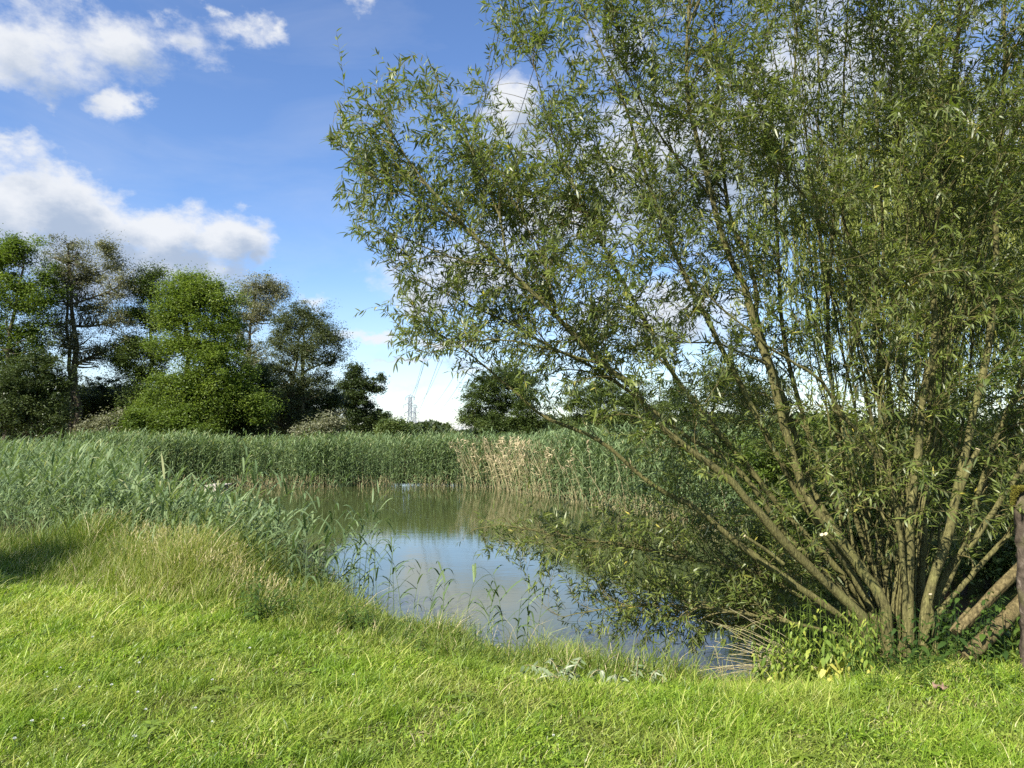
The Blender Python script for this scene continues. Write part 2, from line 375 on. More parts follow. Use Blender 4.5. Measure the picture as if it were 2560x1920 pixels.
# border of the mown lawn: nearer than this it is mown, beyond it the bank is left to grow
LB_X = np.array([-12, -7.2, -5.6, -3.9, -2.5, -1.8, -.8, .1, .9, 1.7, 2.4, 3.2, 4.5, 8]); LB_Y = np.array([10.5, 9.6, 8.5, 7.4, 6.5, 6.0, 5.55, 5.45, 5.3, 5.25, 5.25, 5.3, 5.2, 5.2])
def lawn():
    rng = np.random.default_rng(11); mb = MB()
    n = 1200000
    y = 2.3 + 10.5 * rng.random(n) ** 1.5; x = (rng.random(n) * 2 - 1) * (.74 * y + 2.4)
    lb = np.interp(x, LB_X, LB_Y)
    keep = (rng.random(n) < np.clip((3.6 / y) ** .8, 0, 1)) & (y < lb + .35 + .3 * rng.random(n)); x, y = x[keep], y[keep]
    pn = vnoise(x, y, 1.6, 5) * .6 + vnoise(x, y, 4.5, 6) * .4
    bare = vnoise(x, y, 2.2, 8) * vnoise(x, y, 5, 9)
    k2 = rng.random(len(x)) > np.clip((bare - .32) * 5, 0, .7) * np.clip((5.2 - y) / .8, 0, 1); x, y, pn, bare = x[k2], y[k2], pn[k2], bare[k2]
    keep = rng.permutation(len(x))[:430000]; x, y, pn, bare = x[keep], y[keep], pn[keep], bare[keep]
    n = len(x)
    h = (.032 + .098 * pn ** 1.3) * (.45 + .85 * rng.random(n)); long = rng.random(n) < .045; h[long] *= 2.0
    w = (.0045 + .0035 * rng.random(n)) * np.clip(y / 5, .9, 1.5)
    tint = np.clip(.22 + .42 * pn + .26 * rng.normal(size=n) + .25 * bare, 0, .9); dry = rng.random(n) < .025 + .25 * np.clip(bare - .3, 0, 1); tint[dry] = .86 + .14 * rng.random(dry.sum())
    blades(mb, x, y, h, w, rng, lean=.95, tint=tint)
    # clover and other low broad leaves between the blades
    n = 60000
    y = 2.3 + 7.5 * rng.random(n) ** 1.4; x = (rng.random(n) * 2 - 1) * (.72 * y + 1.2)
    k = (vnoise(x, y, 1.9, 21) > .5) & (y < np.interp(x, LB_X, LB_Y)); x, y = x[k], y[k]; n = len(x)
    a = rng.random(n) * 6.283; d = np.stack([np.cos(a), np.sin(a), .3 * rng.normal(size=n)], -1); nn = nrm(np.stack([.4 * rng.normal(size=n), .4 * rng.normal(size=n), np.ones(n)], -1))
    leaves(mb, np.stack([x, y, ground_z(x, y) + .02 + .035 * rng.random(n)], -1), d, nn, .014 + .012 * rng.random(n), .010 + .006 * rng.random(n), .2, tint=.25 + .45 * rng.random(n))
    for _ in range(240):
        cy = 2.6 + 3.6 * rng.random(); cx = (rng.random() * 2 - 1) * .74 * cy
        if cy > np.interp(cx, LB_X, LB_Y): continue
        m = int(rng.integers(5, 11)); a = rng.random() * 6 + np.arange(m) * 6.283 / m; d = np.stack([np.cos(a), np.sin(a), .25 + .25 * rng.random(m)], -1); sz = .03 + .04 * rng.random()
        leaves(mb, np.array((cx, cy, float(ground_z(cx, cy)) + .03)) + d * .006, d, np.tile((0, 0, 1.), (m, 1)) + .2 * rdir(m, rng), sz * (.7 + .6 * rng.random(m)), sz * .38, .35, tint=.15 + .35 * rng.random(m), fold=.15)
    # dead thatch lying in the worn patches
    n = 26000; y = 2.4 + 4.5 * rng.random(n); x = (rng.random(n) * 2 - 1) * .76 * y
    k = (vnoise(x, y, 2.2, 8) * vnoise(x, y, 5, 9) > .34) & (y < np.interp(x, LB_X, LB_Y)); x, y = x[k], y[k]; n = len(x); a = rng.random(n) * 6.283
    d = np.stack([np.cos(a), np.sin(a), .12 * rng.normal(size=n)], -1); leaves(mb, np.stack([x, y, ground_z(x, y) + .008 + .02 * rng.random(n)], -1), d, np.tile((0, 0, 1.), (n, 1)) + .4 * rdir(n, rng), .03 + .05 * rng.random(n), .004, .1, tint=.9 + .1 * rng.random(n))
    # coarser tufts
    for _ in range(150):
        cy = 2.6 + 4.5 * rng.random(); cx = (rng.random() * 2 - 1) * .72 * cy
        if cy > np.interp(cx, LB_X, LB_Y): continue
        m = int(rng.integers(40, 130)); r = .03 + .05 * rng.random(); s = .09 + .07 * rng.random()
        blades(mb, cx + r * rng.normal(size=m), cy + r * rng.normal(size=m), s * (.6 + .6 * rng.random(m)), .0045 + .002 * rng.random(m), rng, lean=.7,
               tint=np.clip(.12 + .25 * rng.random() + .18 * rng.random(m), 0, .8))
    tag(mb.build('grass', M['grass']), 'short bright green mown lawn grass in front of the pond', 'grass', kind='stuff')
lawn()

def bank_grass():
    rng = np.random.default_rng(12); mb = MB(); seed = MB()
    n = 330000
    x = rng.random(n) * 17 - 10.5; y = 4.6 + 9 * rng.random(n)
    lb = np.interp(x, LB_X, LB_Y); ins = inpoly(x, y, POND); d = polydist(x, y, POND)
    left = np.clip((-1.0 - x) / 2.3, 0, 1)
    e = y - lb
    keep = (e > -.25 + .35 * rng.random(n)) & (~ins) & (d > .02) & (np.abs(x) < .74 * y + 1) & (rng.random(n) < np.where(e > 0, 1, .3))
    keep &= ~((x > 2.2) & (y > 6.4)) & ~((x < -5.2) & (y > 10.2)) & (y < 11.2 + 0 * x)
    x, y, e, d, left = x[keep], y[keep], e[keep], d[keep], left[keep]
    k = rng.permutation(len(x))[:110000]; x, y, e, d, left = x[k], y[k], e[k], d[k], left[k]; n = len(x)
    pn = vnoise(x, y, 1.3, 31)
    base = .085 + .09 * np.clip(e / .8, 0, 1) + left * .34 * np.clip(e / .9, 0, 1); base *= .55 + .9 * vnoise(x, y, 3.2, 33)
    hill = np.exp(-((x - .75) / .55) ** 2 - ((y - 5.85) / .35) ** 2) * .10      # the thick tussock at the edge
    clump = np.clip((vnoise(x, y, 2.1, 35) - .52) * 4, 0, 1) * np.clip(e / .5, 0, 1) * (x > -1.6)
    h = (base + hill + .13 * clump) * (.45 + .8 * rng.random(n)) * (.65 + .7 * pn)
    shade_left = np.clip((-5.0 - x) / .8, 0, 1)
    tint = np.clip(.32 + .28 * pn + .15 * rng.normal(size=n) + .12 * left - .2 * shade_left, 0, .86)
    dry = rng.random(n) < .05 + .10 * left * np.clip(1 - e / 1.6, 0, 1) + .10 * clump; tint[dry] = .85 + .15 * rng.random(dry.sum())
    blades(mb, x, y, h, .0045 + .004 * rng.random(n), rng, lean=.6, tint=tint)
    # hay stalks with pale seed heads in the left meadow
    m = 1000
    x = -6.0 + 3.9 * rng.random(m); lb = np.interp(x, LB_X, LB_Y); y = lb + .35 + 1.5 * rng.random(m) ** 1.3
    k = ~inpoly(x, y, POND) & (vnoise(x, y, .9, 41) > .42); x, y = x[k], y[k]; m = len(x)
    h = (.34 + .30 * rng.random(m)) * np.clip((-.8 - x) / 2.4, .35, 1); z = ground_z(x, y)
    ln = .22 * rng.normal(size=(m, 2)) + np.array([.10, -.02])
    t = np.linspace(0, 1, 4)
    P = np.stack([x[:, None] + ln[:, :1] * h[:, None] * t ** 2, y[:, None] + ln[:, 1:] * h[:, None] * t ** 2, z[:, None] + h[:, None] * t], -1)
    tubes(mb, P, np.full((m, 4), .0014), 3, tint=.6 + .3 * rng.random(m))
    top = P[:, -1]; dd = nrm(P[:, -1] - P[:, -2])
    for q in range(7):
        s = rdir(m, rng); leaves(mb, top - dd * (.016 * q), nrm(dd + .45 * s), s, .028 + .02 * rng.random(m), .007, .1, tint=.86 + .14 * rng.random(m))
    # thin stalks leaning over the water along the near edge
    m = 420
    x = -1.8 + 3.9 * rng.random(m); y = np.interp(x, [-2, -1, .1, 1.2, 2.4], [8.9, 8.0, 7.35, 7.0, 6.7]) - .9 * rng.random(m); h = .22 + .45 * rng.random(m); z = ground_z(x, y)
    ln = .4 * rng.normal(size=(m, 2)); P = np.stack([x[:, None] + ln[:, :1] * h[:, None] * t ** 2, y[:, None] + ln[:, 1:] * h[:, None] * t ** 2, z[:, None] + h[:, None] * t * (1 - .25 * t ** 2)], -1)
    ribbons(mb, P, np.full((m, 4), .005) * np.array([1, .9, .7, .1]), rdir(m, rng), tint=.5 + .5 * rng.random(m))
    tag(mb.build('tall_grass', M['tall']), 'tall unmown grass with dry seed heads along the pond bank', 'grass', kind='stuff')
bank_grass()

# ---------------------------------------------------------------- reeds
WIND = np.array([.75, -.15, 0])
def reeds(stem, leaf, p, h, rng, nleaf=9, LL=.42, LW=.024, lean=.10, tint=(.2, .5), K=4, dense_low=.25, side=None, stemtint=None):
    n = len(p); t = np.linspace(0, 1, 5)
    ln = lean * rng.normal(size=(n, 2)) + np.array([.05, 0])
    P = np.stack([p[:, :1] + ln[:, :1] * h[:, None] * t ** 2, p[:, 1:2] + ln[:, 1:] * h[:, None] * t ** 2, p[:, 2:] + h[:, None] * t * .96], -1)
    tn = tint[0] + tint[1] * rng.random(n)
    tubes(stem, P, np.array([.0045, .004, .0035, .0025, .001])[None] * np.ones((n, 1)), 3, tint=np.clip(tn + .1, 0, 1) if stemtint is None else stemtint + .1 * rng.random(n))
    for j in range(nleaf):
        f = dense_low + (1 - dense_low) * (j + .6 * rng.random(n)) / nleaf; f = np.minimum(f, .99)
        fi = f * 4; i = np.minimum(fi.astype(int), 3); a = (fi - i)[:, None]; ar = np.arange(n)
        b = P[ar, i] * (1 - a) + P[ar, i + 1] * a
        ang = rng.random(n) * 2 * math.pi
        d = nrm(np.stack([np.cos(ang), np.sin(ang), np.zeros(n)], -1) + (WIND if side is None else side) * .55)
        L = LL * (.6 + .6 * rng.random(n)) * np.where(f > .9, .75, 1); rise = .55 + .7 * f ** 2 + .35 * rng.random(n); drop = .45 + .85 * rng.random(n)
        tt = np.linspace(0, 1, K)[None]
        Q = b[:, None] + d[:, None] * (L[:, None] * tt * (1 - .15 * tt) * .85)[..., None]
        Q[..., 2] += L[:, None] * (rise[:, None] * tt - drop[:, None] * tt ** 2)
        w = LW * (.7 + .6 * rng.random(n))[:, None] * (np.array([.6, 1, .75, .06]) if K == 4 else np.interp(np.linspace(0, 1, K), [0, .3, .7, 1], [.6, 1, .7, .06]))[None]
        sd = nrm(np.cross(d, np.array([0, 0, 1.])) + .5 * rdir(n, rng))
        ribbons(leaf, Q, w, sd, tint=np.clip(tn + .12 * rng.normal(size=n) + .15 * (f - .5), 0, .95))
def place(n, poly, rng):
    p = np.asarray(poly, float); lo_, hi_ = p.min(0), p.max(0); o = np.zeros((0, 2))
    while len(o) < n:
        c = lo_ + (hi_ - lo_) * rng.random((n * 2, 2)); o = np.vstack([o, c[inpoly(c[:, 0], c[:, 1], p)]])
    return o[:n]
def reed_beds():
    rng = np.random.default_rng(13)
    # far bank: a dense front and a thinner mass behind it
    mb = MB()
    shore = np.array([(-19, 31), (-14.5, 30.8), (-12.2, 31.4), (-9, 31.1), (-5, 31.5), (-2.5, 31.4), (-.6, 30.2), (.8, 27), (2.6, 22.8), (4.2, 18.6), (5.6, 13.5)])
    seg = np.linalg.norm(np.diff(shore, axis=0), axis=1); cum = np.concatenate([[0], np.cumsum(seg)])
    def along(n, depth, a=0, b=1):
        u = (a + (b - a) * rng.random(n)) * cum[-1]; x = np.interp(u, cum, shore[:, 0]); y = np.interp(u, cum, shore[:, 1])
        i = np.clip(np.searchsorted(cum, u) - 1, 0, len(seg) - 1); tg = (shore[i + 1] - shore[i]) / seg[i][:, None]; nv = np.stack([-tg[:, 1], tg[:, 0]], 1)
        return np.stack([x, y], 1) + nv * depth[:, None], u
    for n, lo_, hi_, dl, nl in ((5200, -.12, 1.0, .10, 12), (3200, 1.0, 3.0, .12, 9), (4200, 3.0, 9.0, .08, 9)):
        xy, u = along(n, lo_ + (hi_ - lo_) * rng.random(n))
        g = .5 * vnoise(u, u * 0, .5, 51) + .5 * vnoise(u, u * 0, 1.4, 57); k = rng.random(n) < np.where(lo_ < .5, np.clip(2.6 * g - .5, .32, 1), 1); xy, u, g = xy[k], u[k], g[k]
        z = np.maximum(ground_z(xy[:, 0], xy[:, 1]), -.62); p = np.column_stack([xy, z])
        h = (2.0 + .22 * vnoise(xy[:, 0], xy[:, 1], .4, 52) + .15 * rng.normal(size=len(u)) + .25 * (g - .5)) * np.where(xy[:, 0] > 1, 1.06, 1) + (-.5 - z) * .5
        reeds(mb, mb, p, h, rng, nleaf=nl, LL=.36, LW=.036, lean=.045, tint=(.34, .50), dense_low=dl)
    # pale stubble at their feet
    n = 3800; xy, u = along(n, -.12 + .7 * rng.random(n), 0, 1); g = vnoise(u, u * 0, .8, 55)
    k = rng.random(n) < g ** 1.5 * 1.2; xy = xy[k]; n = len(xy); h = .22 + .35 * rng.random(n); t = np.linspace(0, 1, 3)
    ln = .15 * rng.normal(size=(n, 2)); P = np.stack([xy[:, :1] + ln[:, :1] * t, xy[:, 1:] + ln[:, 1:] * t, -.6 + (h[:, None] + .05) * t], -1)
    st = MB(); tubes(st, P, np.full((n, 3), .007), 3, tint=.2 + .5 * rng.random(n))
    tag(mb.build('reed_bed', M['reed']), 'dense green reed bed standing along the far shore', 'reeds', kind='stuff')
    tag(st.build('reed_stubble', M['dry']), 'pale broken stalks at the feet of the far reeds', 'reeds', kind='stuff')
    # dry reeds leaning left on the far right shore
    dr = MB(); n = 1150; xy, u = along(n, -.15 + 1.6 * rng.random(n) ** 1.4, .0, 1.0)
    k = (xy[:, 0] > -2.0) & (xy[:, 1] > 15.5) & (rng.random(n) < np.interp(xy[:, 0], [-1.8, .2, 1.6, 2.8], [1, .8, .3, .05])); xy = xy[k]; n = len(xy)
    extra = place(300, [(-1.9, 31), (-.6, 30.0), (.8, 26.9), (2.2, 24.4), (2.8, 25), (1.6, 29), (-.5, 32)], rng); xy = np.vstack([xy, extra]); n = len(xy)
    h = 1.25 + .95 * rng.random(n); z = np.full(n, -.58); t = np.linspace(0, 1, 4)
    ln = np.stack([-.20 + .15 * rng.normal(size=n), .1 * rng.normal(size=n)], 1)
    P = np.stack([xy[:, :1] + ln[:, :1] * h[:, None] * t ** 1.3, xy[:, 1:] + ln[:, 1:] * h[:, None] * t ** 1.3, z[:, None] + h[:, None] * t * .97], -1)
    tubes(dr, P, np.full((n, 4), .0085) * np.array([1, .9, .8, .5]), 3, tint=.25 + .5 * rng.random(n))
    head = rng.random(n) < .5; top = P[head, -1]; m = len(top)
    for q in range(9):
        s = nrm(rdir(m, rng) + np.array([.3, 0, .5])); leaves(dr, top + np.array([0, 0, -.03 * q]), s, rdir(m, rng), .12 + .08 * rng.random(m), .03, .4, tint=.86 + .14 * rng.random(m))
    for q in range(3):
        f = rng.random(n); b = P[:, 1] * (1 - f[:, None]) + P[:, 2] * f[:, None]; s = nrm(rdir(n, rng) + np.array([0, 0, -.4])); leaves(dr, b, s, rdir(n, rng), .3, .02, .4, tint=.3 + .4 * rng.random(n))
    tag(dr.build('dry_reeds', M['dry']), 'dry straw coloured reeds with reddish plumes leaning over the far right shore', 'reeds', kind='stuff')
    # left bed, coming towards the camera
    lb = MB()
    for poly, n, hh, nl, dl, sd in (
        ([(-24, 12), (-9.2, 11.2), (-6.8, 10.8), (-6.1, 12.2), (-6.6, 13.8), (-9.8, 19), (-12.6, 25), (-14.4, 28.8), (-15, 31), (-26, 31)], 4300, 1.72, 9, .25, .3),
        ([(-7.4, 11.2), (-5.4, 9.9), (-4.1, 9.0), (-3.3, 8.5), (-2.8, 9.0), (-3.3, 10.3), (-5.0, 12.0), (-6.5, 12.6)], 440, 1.06, 8, .2, .3),
        ([(-3.5, 8.5), (-2.6, 7.9), (-1.75, 7.7), (-1.45, 8.3), (-2.0, 9.2), (-2.6, 9.8)], 36, .95, 8, .15, .3)):
        xy = place(n, poly, rng); z = np.maximum(ground_z(xy[:, 0], xy[:, 1]), -.62)
        dist = polydist(xy[:, 0], xy[:, 1], poly)
        h = np.where(hh > 1.6, np.minimum(hh, 1.32 - np.minimum(z, 0)), hh) * 1.0 + (.30 * (vnoise(xy[:, 0], xy[:, 1], .5, 61) - .5) + .16 * rng.normal(size=n)) * np.clip(.75 + .35 * dist, .75, 1.0) * (np.interp(xy[:, 0], [-6, -3], [1.02, .72]) if 1 < hh < 1.8 else 1)
        reeds(lb, lb, np.column_stack([xy, z]), h, rng, nleaf=nl, LL=.40, LW=.027, lean=.08, tint=(.34, .50), K=5, dense_low=dl)
    tag(lb.build('reed_thicket', M['reed']), 'tall grey green reeds on the left side reaching from the lawn to the far trees', 'reeds', kind='stuff')
reed_beds()

def near_reeds():
    rng = np.random.default_rng(14)
    spots = [(632, 1530, 8.6, 1.25), (668, 1520, 8.7, 1.15), (700, 1510, 8.8, 1.05), (735, 1525, 8.6, 1.0), (758, 1520, 8.6, 1.2), (770, 1535, 8.4, .85), (800, 1500, 8.8, 1.35),
             (822, 1530, 8.4, 1.05), (850, 1535, 8.3, .9), (880, 1530, 8.3, .75), (905, 1505, 8.6, 1.38), (918, 1530, 8.3, 1.0), (942, 1560, 8.0, .7), (968, 1520, 8.3, 1.15), (985, 1550, 8.0, .9),
             (1005, 1560, 7.9, .75), (1030, 1575, 7.7, .6), (1068, 1580, 7.6, .62), (1105, 1590, 7.5, .5), (1160, 1600, 7.4, .62), (1215, 1600, 7.35, .48), (1262, 1600, 7.3, .68), (1290, 1610, 7.2, .5),
             (1318, 1600, 7.25, .62), (1338, 1612, 7.2, .55), (585, 1520, 8.6, 1.45), (615, 1500, 8.8, 1.3), (645, 1515, 8.5, 1.42), (685, 1500, 8.7, 1.28), (720, 1510, 8.5, 1.3), (780, 1510, 8.5, 1.15), (835, 1500, 8.6, 1.2), (870, 1515, 8.4, 1.1), (930, 1510, 8.4, 1.25), (600, 1540, 8.5, 1.3), (560, 1530, 8.7, 1.35), (655, 1550, 8.3, .8), (715, 1550, 8.3, .7), (860, 1560, 8.0, .62)]
    for px, py, Y, h in spots:
        x = float(at(px, py, Y)[0]); z = max(float(ground_z(x, Y)), WATER - .08)
        top = at(px, py, Y)[2]
        root = empty('reed', (x, Y, z)); st, lf = MB(), MB()
        reeds(st, lf, np.array([[x, Y, z]]), np.array([h * 1.08 + .15]), rng, nleaf=int(7 + 4 * rng.random()), LL=.33, LW=.023, lean=.10, tint=(.25, .4), K=6, dense_low=.35, side=np.array([.35, 0, 0]), stemtint=.6)
        st.build('stem', M['reed'], root); lf.build('foliage', M['reed'], root)
        tag(root, 'single slender reed with arching blades at the near water edge', 'reed', 'separate reeds along the near water edge')
near_reeds()

# ---------------------------------------------------------------- trees at a distance
def tree(name, label, cat, base_px, Y, blobs, material, n_leaf=16000, size=.16, flat=.5, cl=.55, n_cl=150, trunk_r=.16, group=None, seed=1, limb_vis=1.0, tint=(.2, .8), drop=0.0, stems=1, wid=.55, bark='treebark', zb=None):
    rng = np.random.default_rng(seed)
    sc = Y / F
    bx = (base_px - 1280) * sc
    z0 = float(ground_z(bx, Y)) if zb is None else zb
    root = empty(name, (bx, Y, z0)); tr, cr = MB(), MB()
    if n_leaf > 3500 and size > .1: n_leaf = int(n_leaf * 3.6); n_cl = int(n_cl * 2.3); size *= .62; cl *= .86
    B = []
    for (px, py, rx, ry, *o) in blobs:
        c = at(px, py, Y); c[1] += (o[0] if o else rng.normal() * .25 * min(rx, ry) * sc)
        B.append((c, np.array((rx * sc, .85 * (rx + ry) / 2 * sc, ry * sc))))
    area = np.array([b[1][0] * b[1][2] for b in B]); pr = area / area.sum()
    top = max(B, key=lambda b: b[0][2])[0]
    low = np.array((bx, Y, z0 - .1))
    nodes = []
    for s in range(stems):
        tgt = top if s == 0 else B[int(rng.integers(len(B)))][0]
        o = np.array((rng.normal() * .25, rng.normal() * .25, 0)) * (stems > 1)
        mid = low + o + (tgt - low) * np.array((.25, .25, .5)) + np.array((rng.normal() * .3, rng.normal() * .3, 0))
        P = bez((low + o)[None], mid[None], tgt[None], 12); P[0, 1:-1] += rng.normal(size=(10, 3)) * .06
        R = trunk_r * (1 if s == 0 else .7) * np.linspace(1, .18, 12)[None]; R[0, 0] *= 1.35
        tubes(tr, P, R, 7); nodes += list(zip(P[0], R[0]))
    for c, r in B:
        npos = np.array([p for p, _ in nodes]); cand = npos[:, 2] < c[2] + .1 * r[2]; cand = cand if cand.any() else np.ones(len(npos), bool)
        dd = np.linalg.norm(npos - c, axis=1) + 1e3 * ~cand; i = int(dd.argmin()); a = npos[i]
        m = (a + c) / 2 + np.array((0, 0, .12 * dd[i])) * 0 + rng.normal(size=3) * .08 * dd[i]
        P = bez(a[None], m[None], c[None], 8); R = min(nodes[i][1] * .8, trunk_r * .5) * np.linspace(1, .35, 8)[None]
        tubes(tr, P, R, 5); nodes += list(zip(P[0], R[0]))
    npos = np.array([p for p, _ in nodes]); nr = np.array([r for _, r in nodes])
    which = rng.choice(len(B), n_cl, p=pr); u = rdir(n_cl, rng) * (rng.random(n_cl) ** .45)[:, None]
    C = np.array([B[w][0] for w in which]) + u * np.array([B[w][1] for w in which]) * (.62 + .85 * rng.random((n_cl, 1)) ** 1.5)
    C[:, 2] = np.maximum(C[:, 2], z0 + .3)
    # twigs to the clusters
    D = np.linalg.norm(npos[None] - C[:, None], axis=2) + 2.0 * np.maximum(0, npos[None, :, 2] - C[:, None, 2]); i = D.argmin(1)
    A = npos[i]; mid = (A + C) / 2 + rng.normal(size=(n_cl, 3)) * .12 * np.linalg.norm(A - C, axis=1)[:, None]
    P = bez(A, mid, C, 6); tubes(tr, P, np.minimum(nr[i] * .6, .035 + .02 * rng.random(n_cl))[:, None] * np.linspace(1, .3, 6)[None] * limb_vis, 4)
    # leaf clumps
    per = n_leaf // n_cl
    cs = cl * (.4 + 1.2 * rng.random(n_cl) ** 1.5); ct = rng.random(n_cl)
    g = np.clip(rng.normal(size=(n_cl, per, 3)), -1.45, 1.45) * (.45 + .75 * rng.random((n_cl, per, 1))) * np.array((1, 1, flat)) * cs[:, None, None] * .55
    g[..., 2] -= drop * np.linalg.norm(g[..., :2], axis=-1)
    pos = (C[:, None] + g).reshape(-1, 3); n = len(pos)
    d = nrm(rng.normal(size=(n, 3)) * np.array((1, 1, .45)) + np.array((0, 0, -drop))); nn = nrm(rdir(n, rng) * .8 + np.array((0, 0, 1.)))
    tn = np.clip(tint[0] + (tint[1] - tint[0]) * (.6 * np.repeat(ct, per) + .4 * rng.random(n)), 0, 1)
    k = pos[:, 2] > z0 + .1
    leaves(cr, pos[k], d[k], nn[k], (size * (.6 + .8 * rng.random(n)))[k], (size * wid * (.6 + .8 * rng.random(n)))[k], .2, tint=tn[k])
    tr.build('trunk', M[bark], root); cr.build('crown', M[material], root)
    tag(root, label, cat, group); return root

def far_trees():
    LS = 'trees beyond the far reeds'
    # locust at the left edge
    tree('locust_tree', 'tall bright green locust tree cut by the left edge of the picture', 'tree', 20, 39,
         [(15, 640, 90, 45), (70, 625, 50, 35), (110, 690, 40, 40), (-60, 680, 90, 60), (20, 740, 120, 60), (-40, 840, 120, 60), (60, 830, 60, 50), (30, 900, 90, 45), (-40, 960, 100, 60), (95, 760, 40, 40)],
         'locust', 24000, .17, .75, .85, 190, .2, LS, 101)
    tree('grey_tree', 'tall open crowned tree with greyish leaves, second tree from the left', 'tree', 205, 41,
         [(170, 640, 60, 40), (200, 680, 60, 55), (280, 660, 45, 45), (300, 720, 40, 45), (160, 740, 50, 45), (230, 770, 55, 60), (150, 690, 45, 40), (285, 800, 45, 40), (190, 850, 50, 45), (130, 810, 40, 35), (240, 880, 60, 40), (275, 625, 28, 30), (170, 610, 35, 18)],
         'grey', 13500, .15, .7, .75, 260, .24, LS, 102, stems=2, limb_vis=1.3, tint=(.1, 1))
    tree('slender_locust_tree', 'slender dark green locust tree between the grey tree and the bright one', 'tree', 375, 42,
         [(375, 685, 35, 30), (355, 720, 35, 30), (385, 740, 45, 30), (345, 790, 40, 30), (390, 800, 35, 40), (330, 860, 45, 30), (380, 880, 50, 40), (345, 930, 60, 35), (310, 900, 35, 35), (365, 980, 70, 40)],
         'mid', 17000, .16, .75, .8, 170, .16, LS, 103, tint=(.05, .75))
    tree('bright_locust_tree', 'broad bright green locust tree in the middle of the left row', 'tree', 470, 37,
         [(470, 695, 45, 22), (440, 725, 55, 30), (510, 735, 60, 40), (470, 770, 80, 35), (560, 780, 45, 45), (430, 800, 40, 35), (520, 820, 80, 40), (585, 820, 25, 30), (440, 860, 55, 35), (560, 880, 60, 45), (500, 870, 50, 30),
          (420, 960, 50, 30), (590, 950, 50, 55), (540, 990, 80, 50), (480, 960, 50, 60), (530, 930, 60, 40), (400, 1030, 90, 45), (500, 1050, 90, 40), (640, 1010, 40, 50)],
         'locust', 42000, .16, .72, .85, 300, .19, LS, 104, stems=2, tint=(.15, 1))
    tree('pale_willow_tree', 'pale leaved willow rising behind the bright locust tree', 'tree', 625, 46,
         [(640, 720, 50, 30), (600, 740, 45, 35), (680, 720, 40, 30), (620, 790, 60, 40), (660, 770, 45, 40), (700, 740, 30, 25), (600, 850, 45, 40), (630, 900, 60, 50), (600, 980, 60, 60)],
         'grey', 12500, .15, .75, .7, 200, .2, LS, 105, tint=(.25, 1), limb_vis=1.2)
    tree('round_willow_tree', 'rounded olive grey willow with a dark base right of the pale willow', 'tree', 735, 43,
         [(760, 790, 55, 40), (720, 810, 50, 45), (800, 830, 50, 45), (840, 850, 30, 30), (700, 860, 50, 45), (770, 880, 65, 50), (830, 900, 35, 35), (690, 930, 50, 45), (760, 960, 55, 45), (800, 950, 30, 35), (700, 1010, 60, 50), (750, 1050, 60, 35)],
         'olive', 21000, .15, .7, .75, 260, .2, LS, 106, stems=3, limb_vis=1.2, tint=(.1, .95))
    tree('young_dark_tree', 'small dark green tree with a pointed top standing alone left of the pylon', 'tree', 895, 105,
         [(888, 925, 18, 30), (905, 955, 32, 18), (870, 965, 35, 18), (940, 965, 30, 14), (895, 995, 65, 24), (955, 950, 12, 12), (850, 1005, 35, 22), (900, 1035, 75, 28), (950, 1050, 35, 16), (860, 1070, 60, 28), (920, 1080, 70, 28), (820, 1050, 25, 25)],
         'dark', 17000, .46, .6, 1.2, 190, .3, LS, 107, tint=(.0, .8))
    DB = 'dark bushes under the left trees'
    for k, (nm, lb, px, Y, bl, mt, nl) in enumerate([
        ('dark_bush', 'dark green bush below the tree at the left edge', 60, 37, [(40, 960, 90, 60), (120, 950, 60, 60), (20, 1040, 110, 60), (130, 1030, 70, 60), (90, 900, 50, 40)], 'dark', 17000),
        ('brown_bush', 'low bush with brownish leaves under the grey tree', 270, 36, [(265, 1070, 40, 28), (230, 1075, 30, 25), (295, 1060, 28, 25)], 'grey', 3600),
        ('dark_bush', 'dark bush standing behind the trunks of the grey tree', 270, 45, [(240, 1010, 80, 70), (310, 1000, 70, 70), (180, 1040, 70, 60), (280, 1060, 100, 40)], 'dark', 15000),
        ('leafy_bush', 'mid green bush beside the foot of the bright locust tree', 385, 36, [(350, 1055, 50, 38), (400, 1060, 60, 35), (440, 1045, 40, 40), (470, 1070, 60, 30)], 'locust', 9500),
        ('dark_bush', 'dark bush filling the gap below the pale willow', 610, 39, [(600, 1010, 60, 70), (560, 1040, 70, 60), (640, 1040, 60, 60), (660, 960, 40, 50)], 'dark', 16000),
        ('dark_bush', 'dark bush between the round willow and the small pointed tree', 765, 46, [(740, 1020, 70, 60), (790, 1030, 50, 50), (700, 1050, 60, 50), (820, 1000, 40, 50)], 'dark', 15000),
        ('silvery_bush', 'pale silvery bush in front of the small pointed tree', 800, 34.5, [(800, 1080, 42, 22), (830, 1062, 20, 16), (770, 1088, 25, 15)], 'grey', 5000),
        ('leafy_bush', 'small green bush right of the small pointed tree', 985, 42, [(975, 1070, 30, 22), (1000, 1075, 24, 18)], 'mid', 4200)]):
        tree(nm, lb, 'bush', px, Y, bl, mt, nl, .16, .7, .6, max(30, nl // 110), .07, DB, 120 + k, stems=3)
    RT = 'trees behind the big willow'
    tree('round_green_tree', 'rounded dark green tree seen right of the pylons', 'tree', 1240, 118,
         [(1230, 960, 45, 40), (1280, 940, 50, 45), (1200, 990, 40, 40), (1260, 1010, 70, 45), (1310, 990, 45, 50), (1180, 1040, 35, 35), (1250, 1060, 90, 35), (1320, 1050, 50, 40)],
         'mid', 19000, .44, .6, 1.8, 180, .4, RT, 140, tint=(.0, .7))
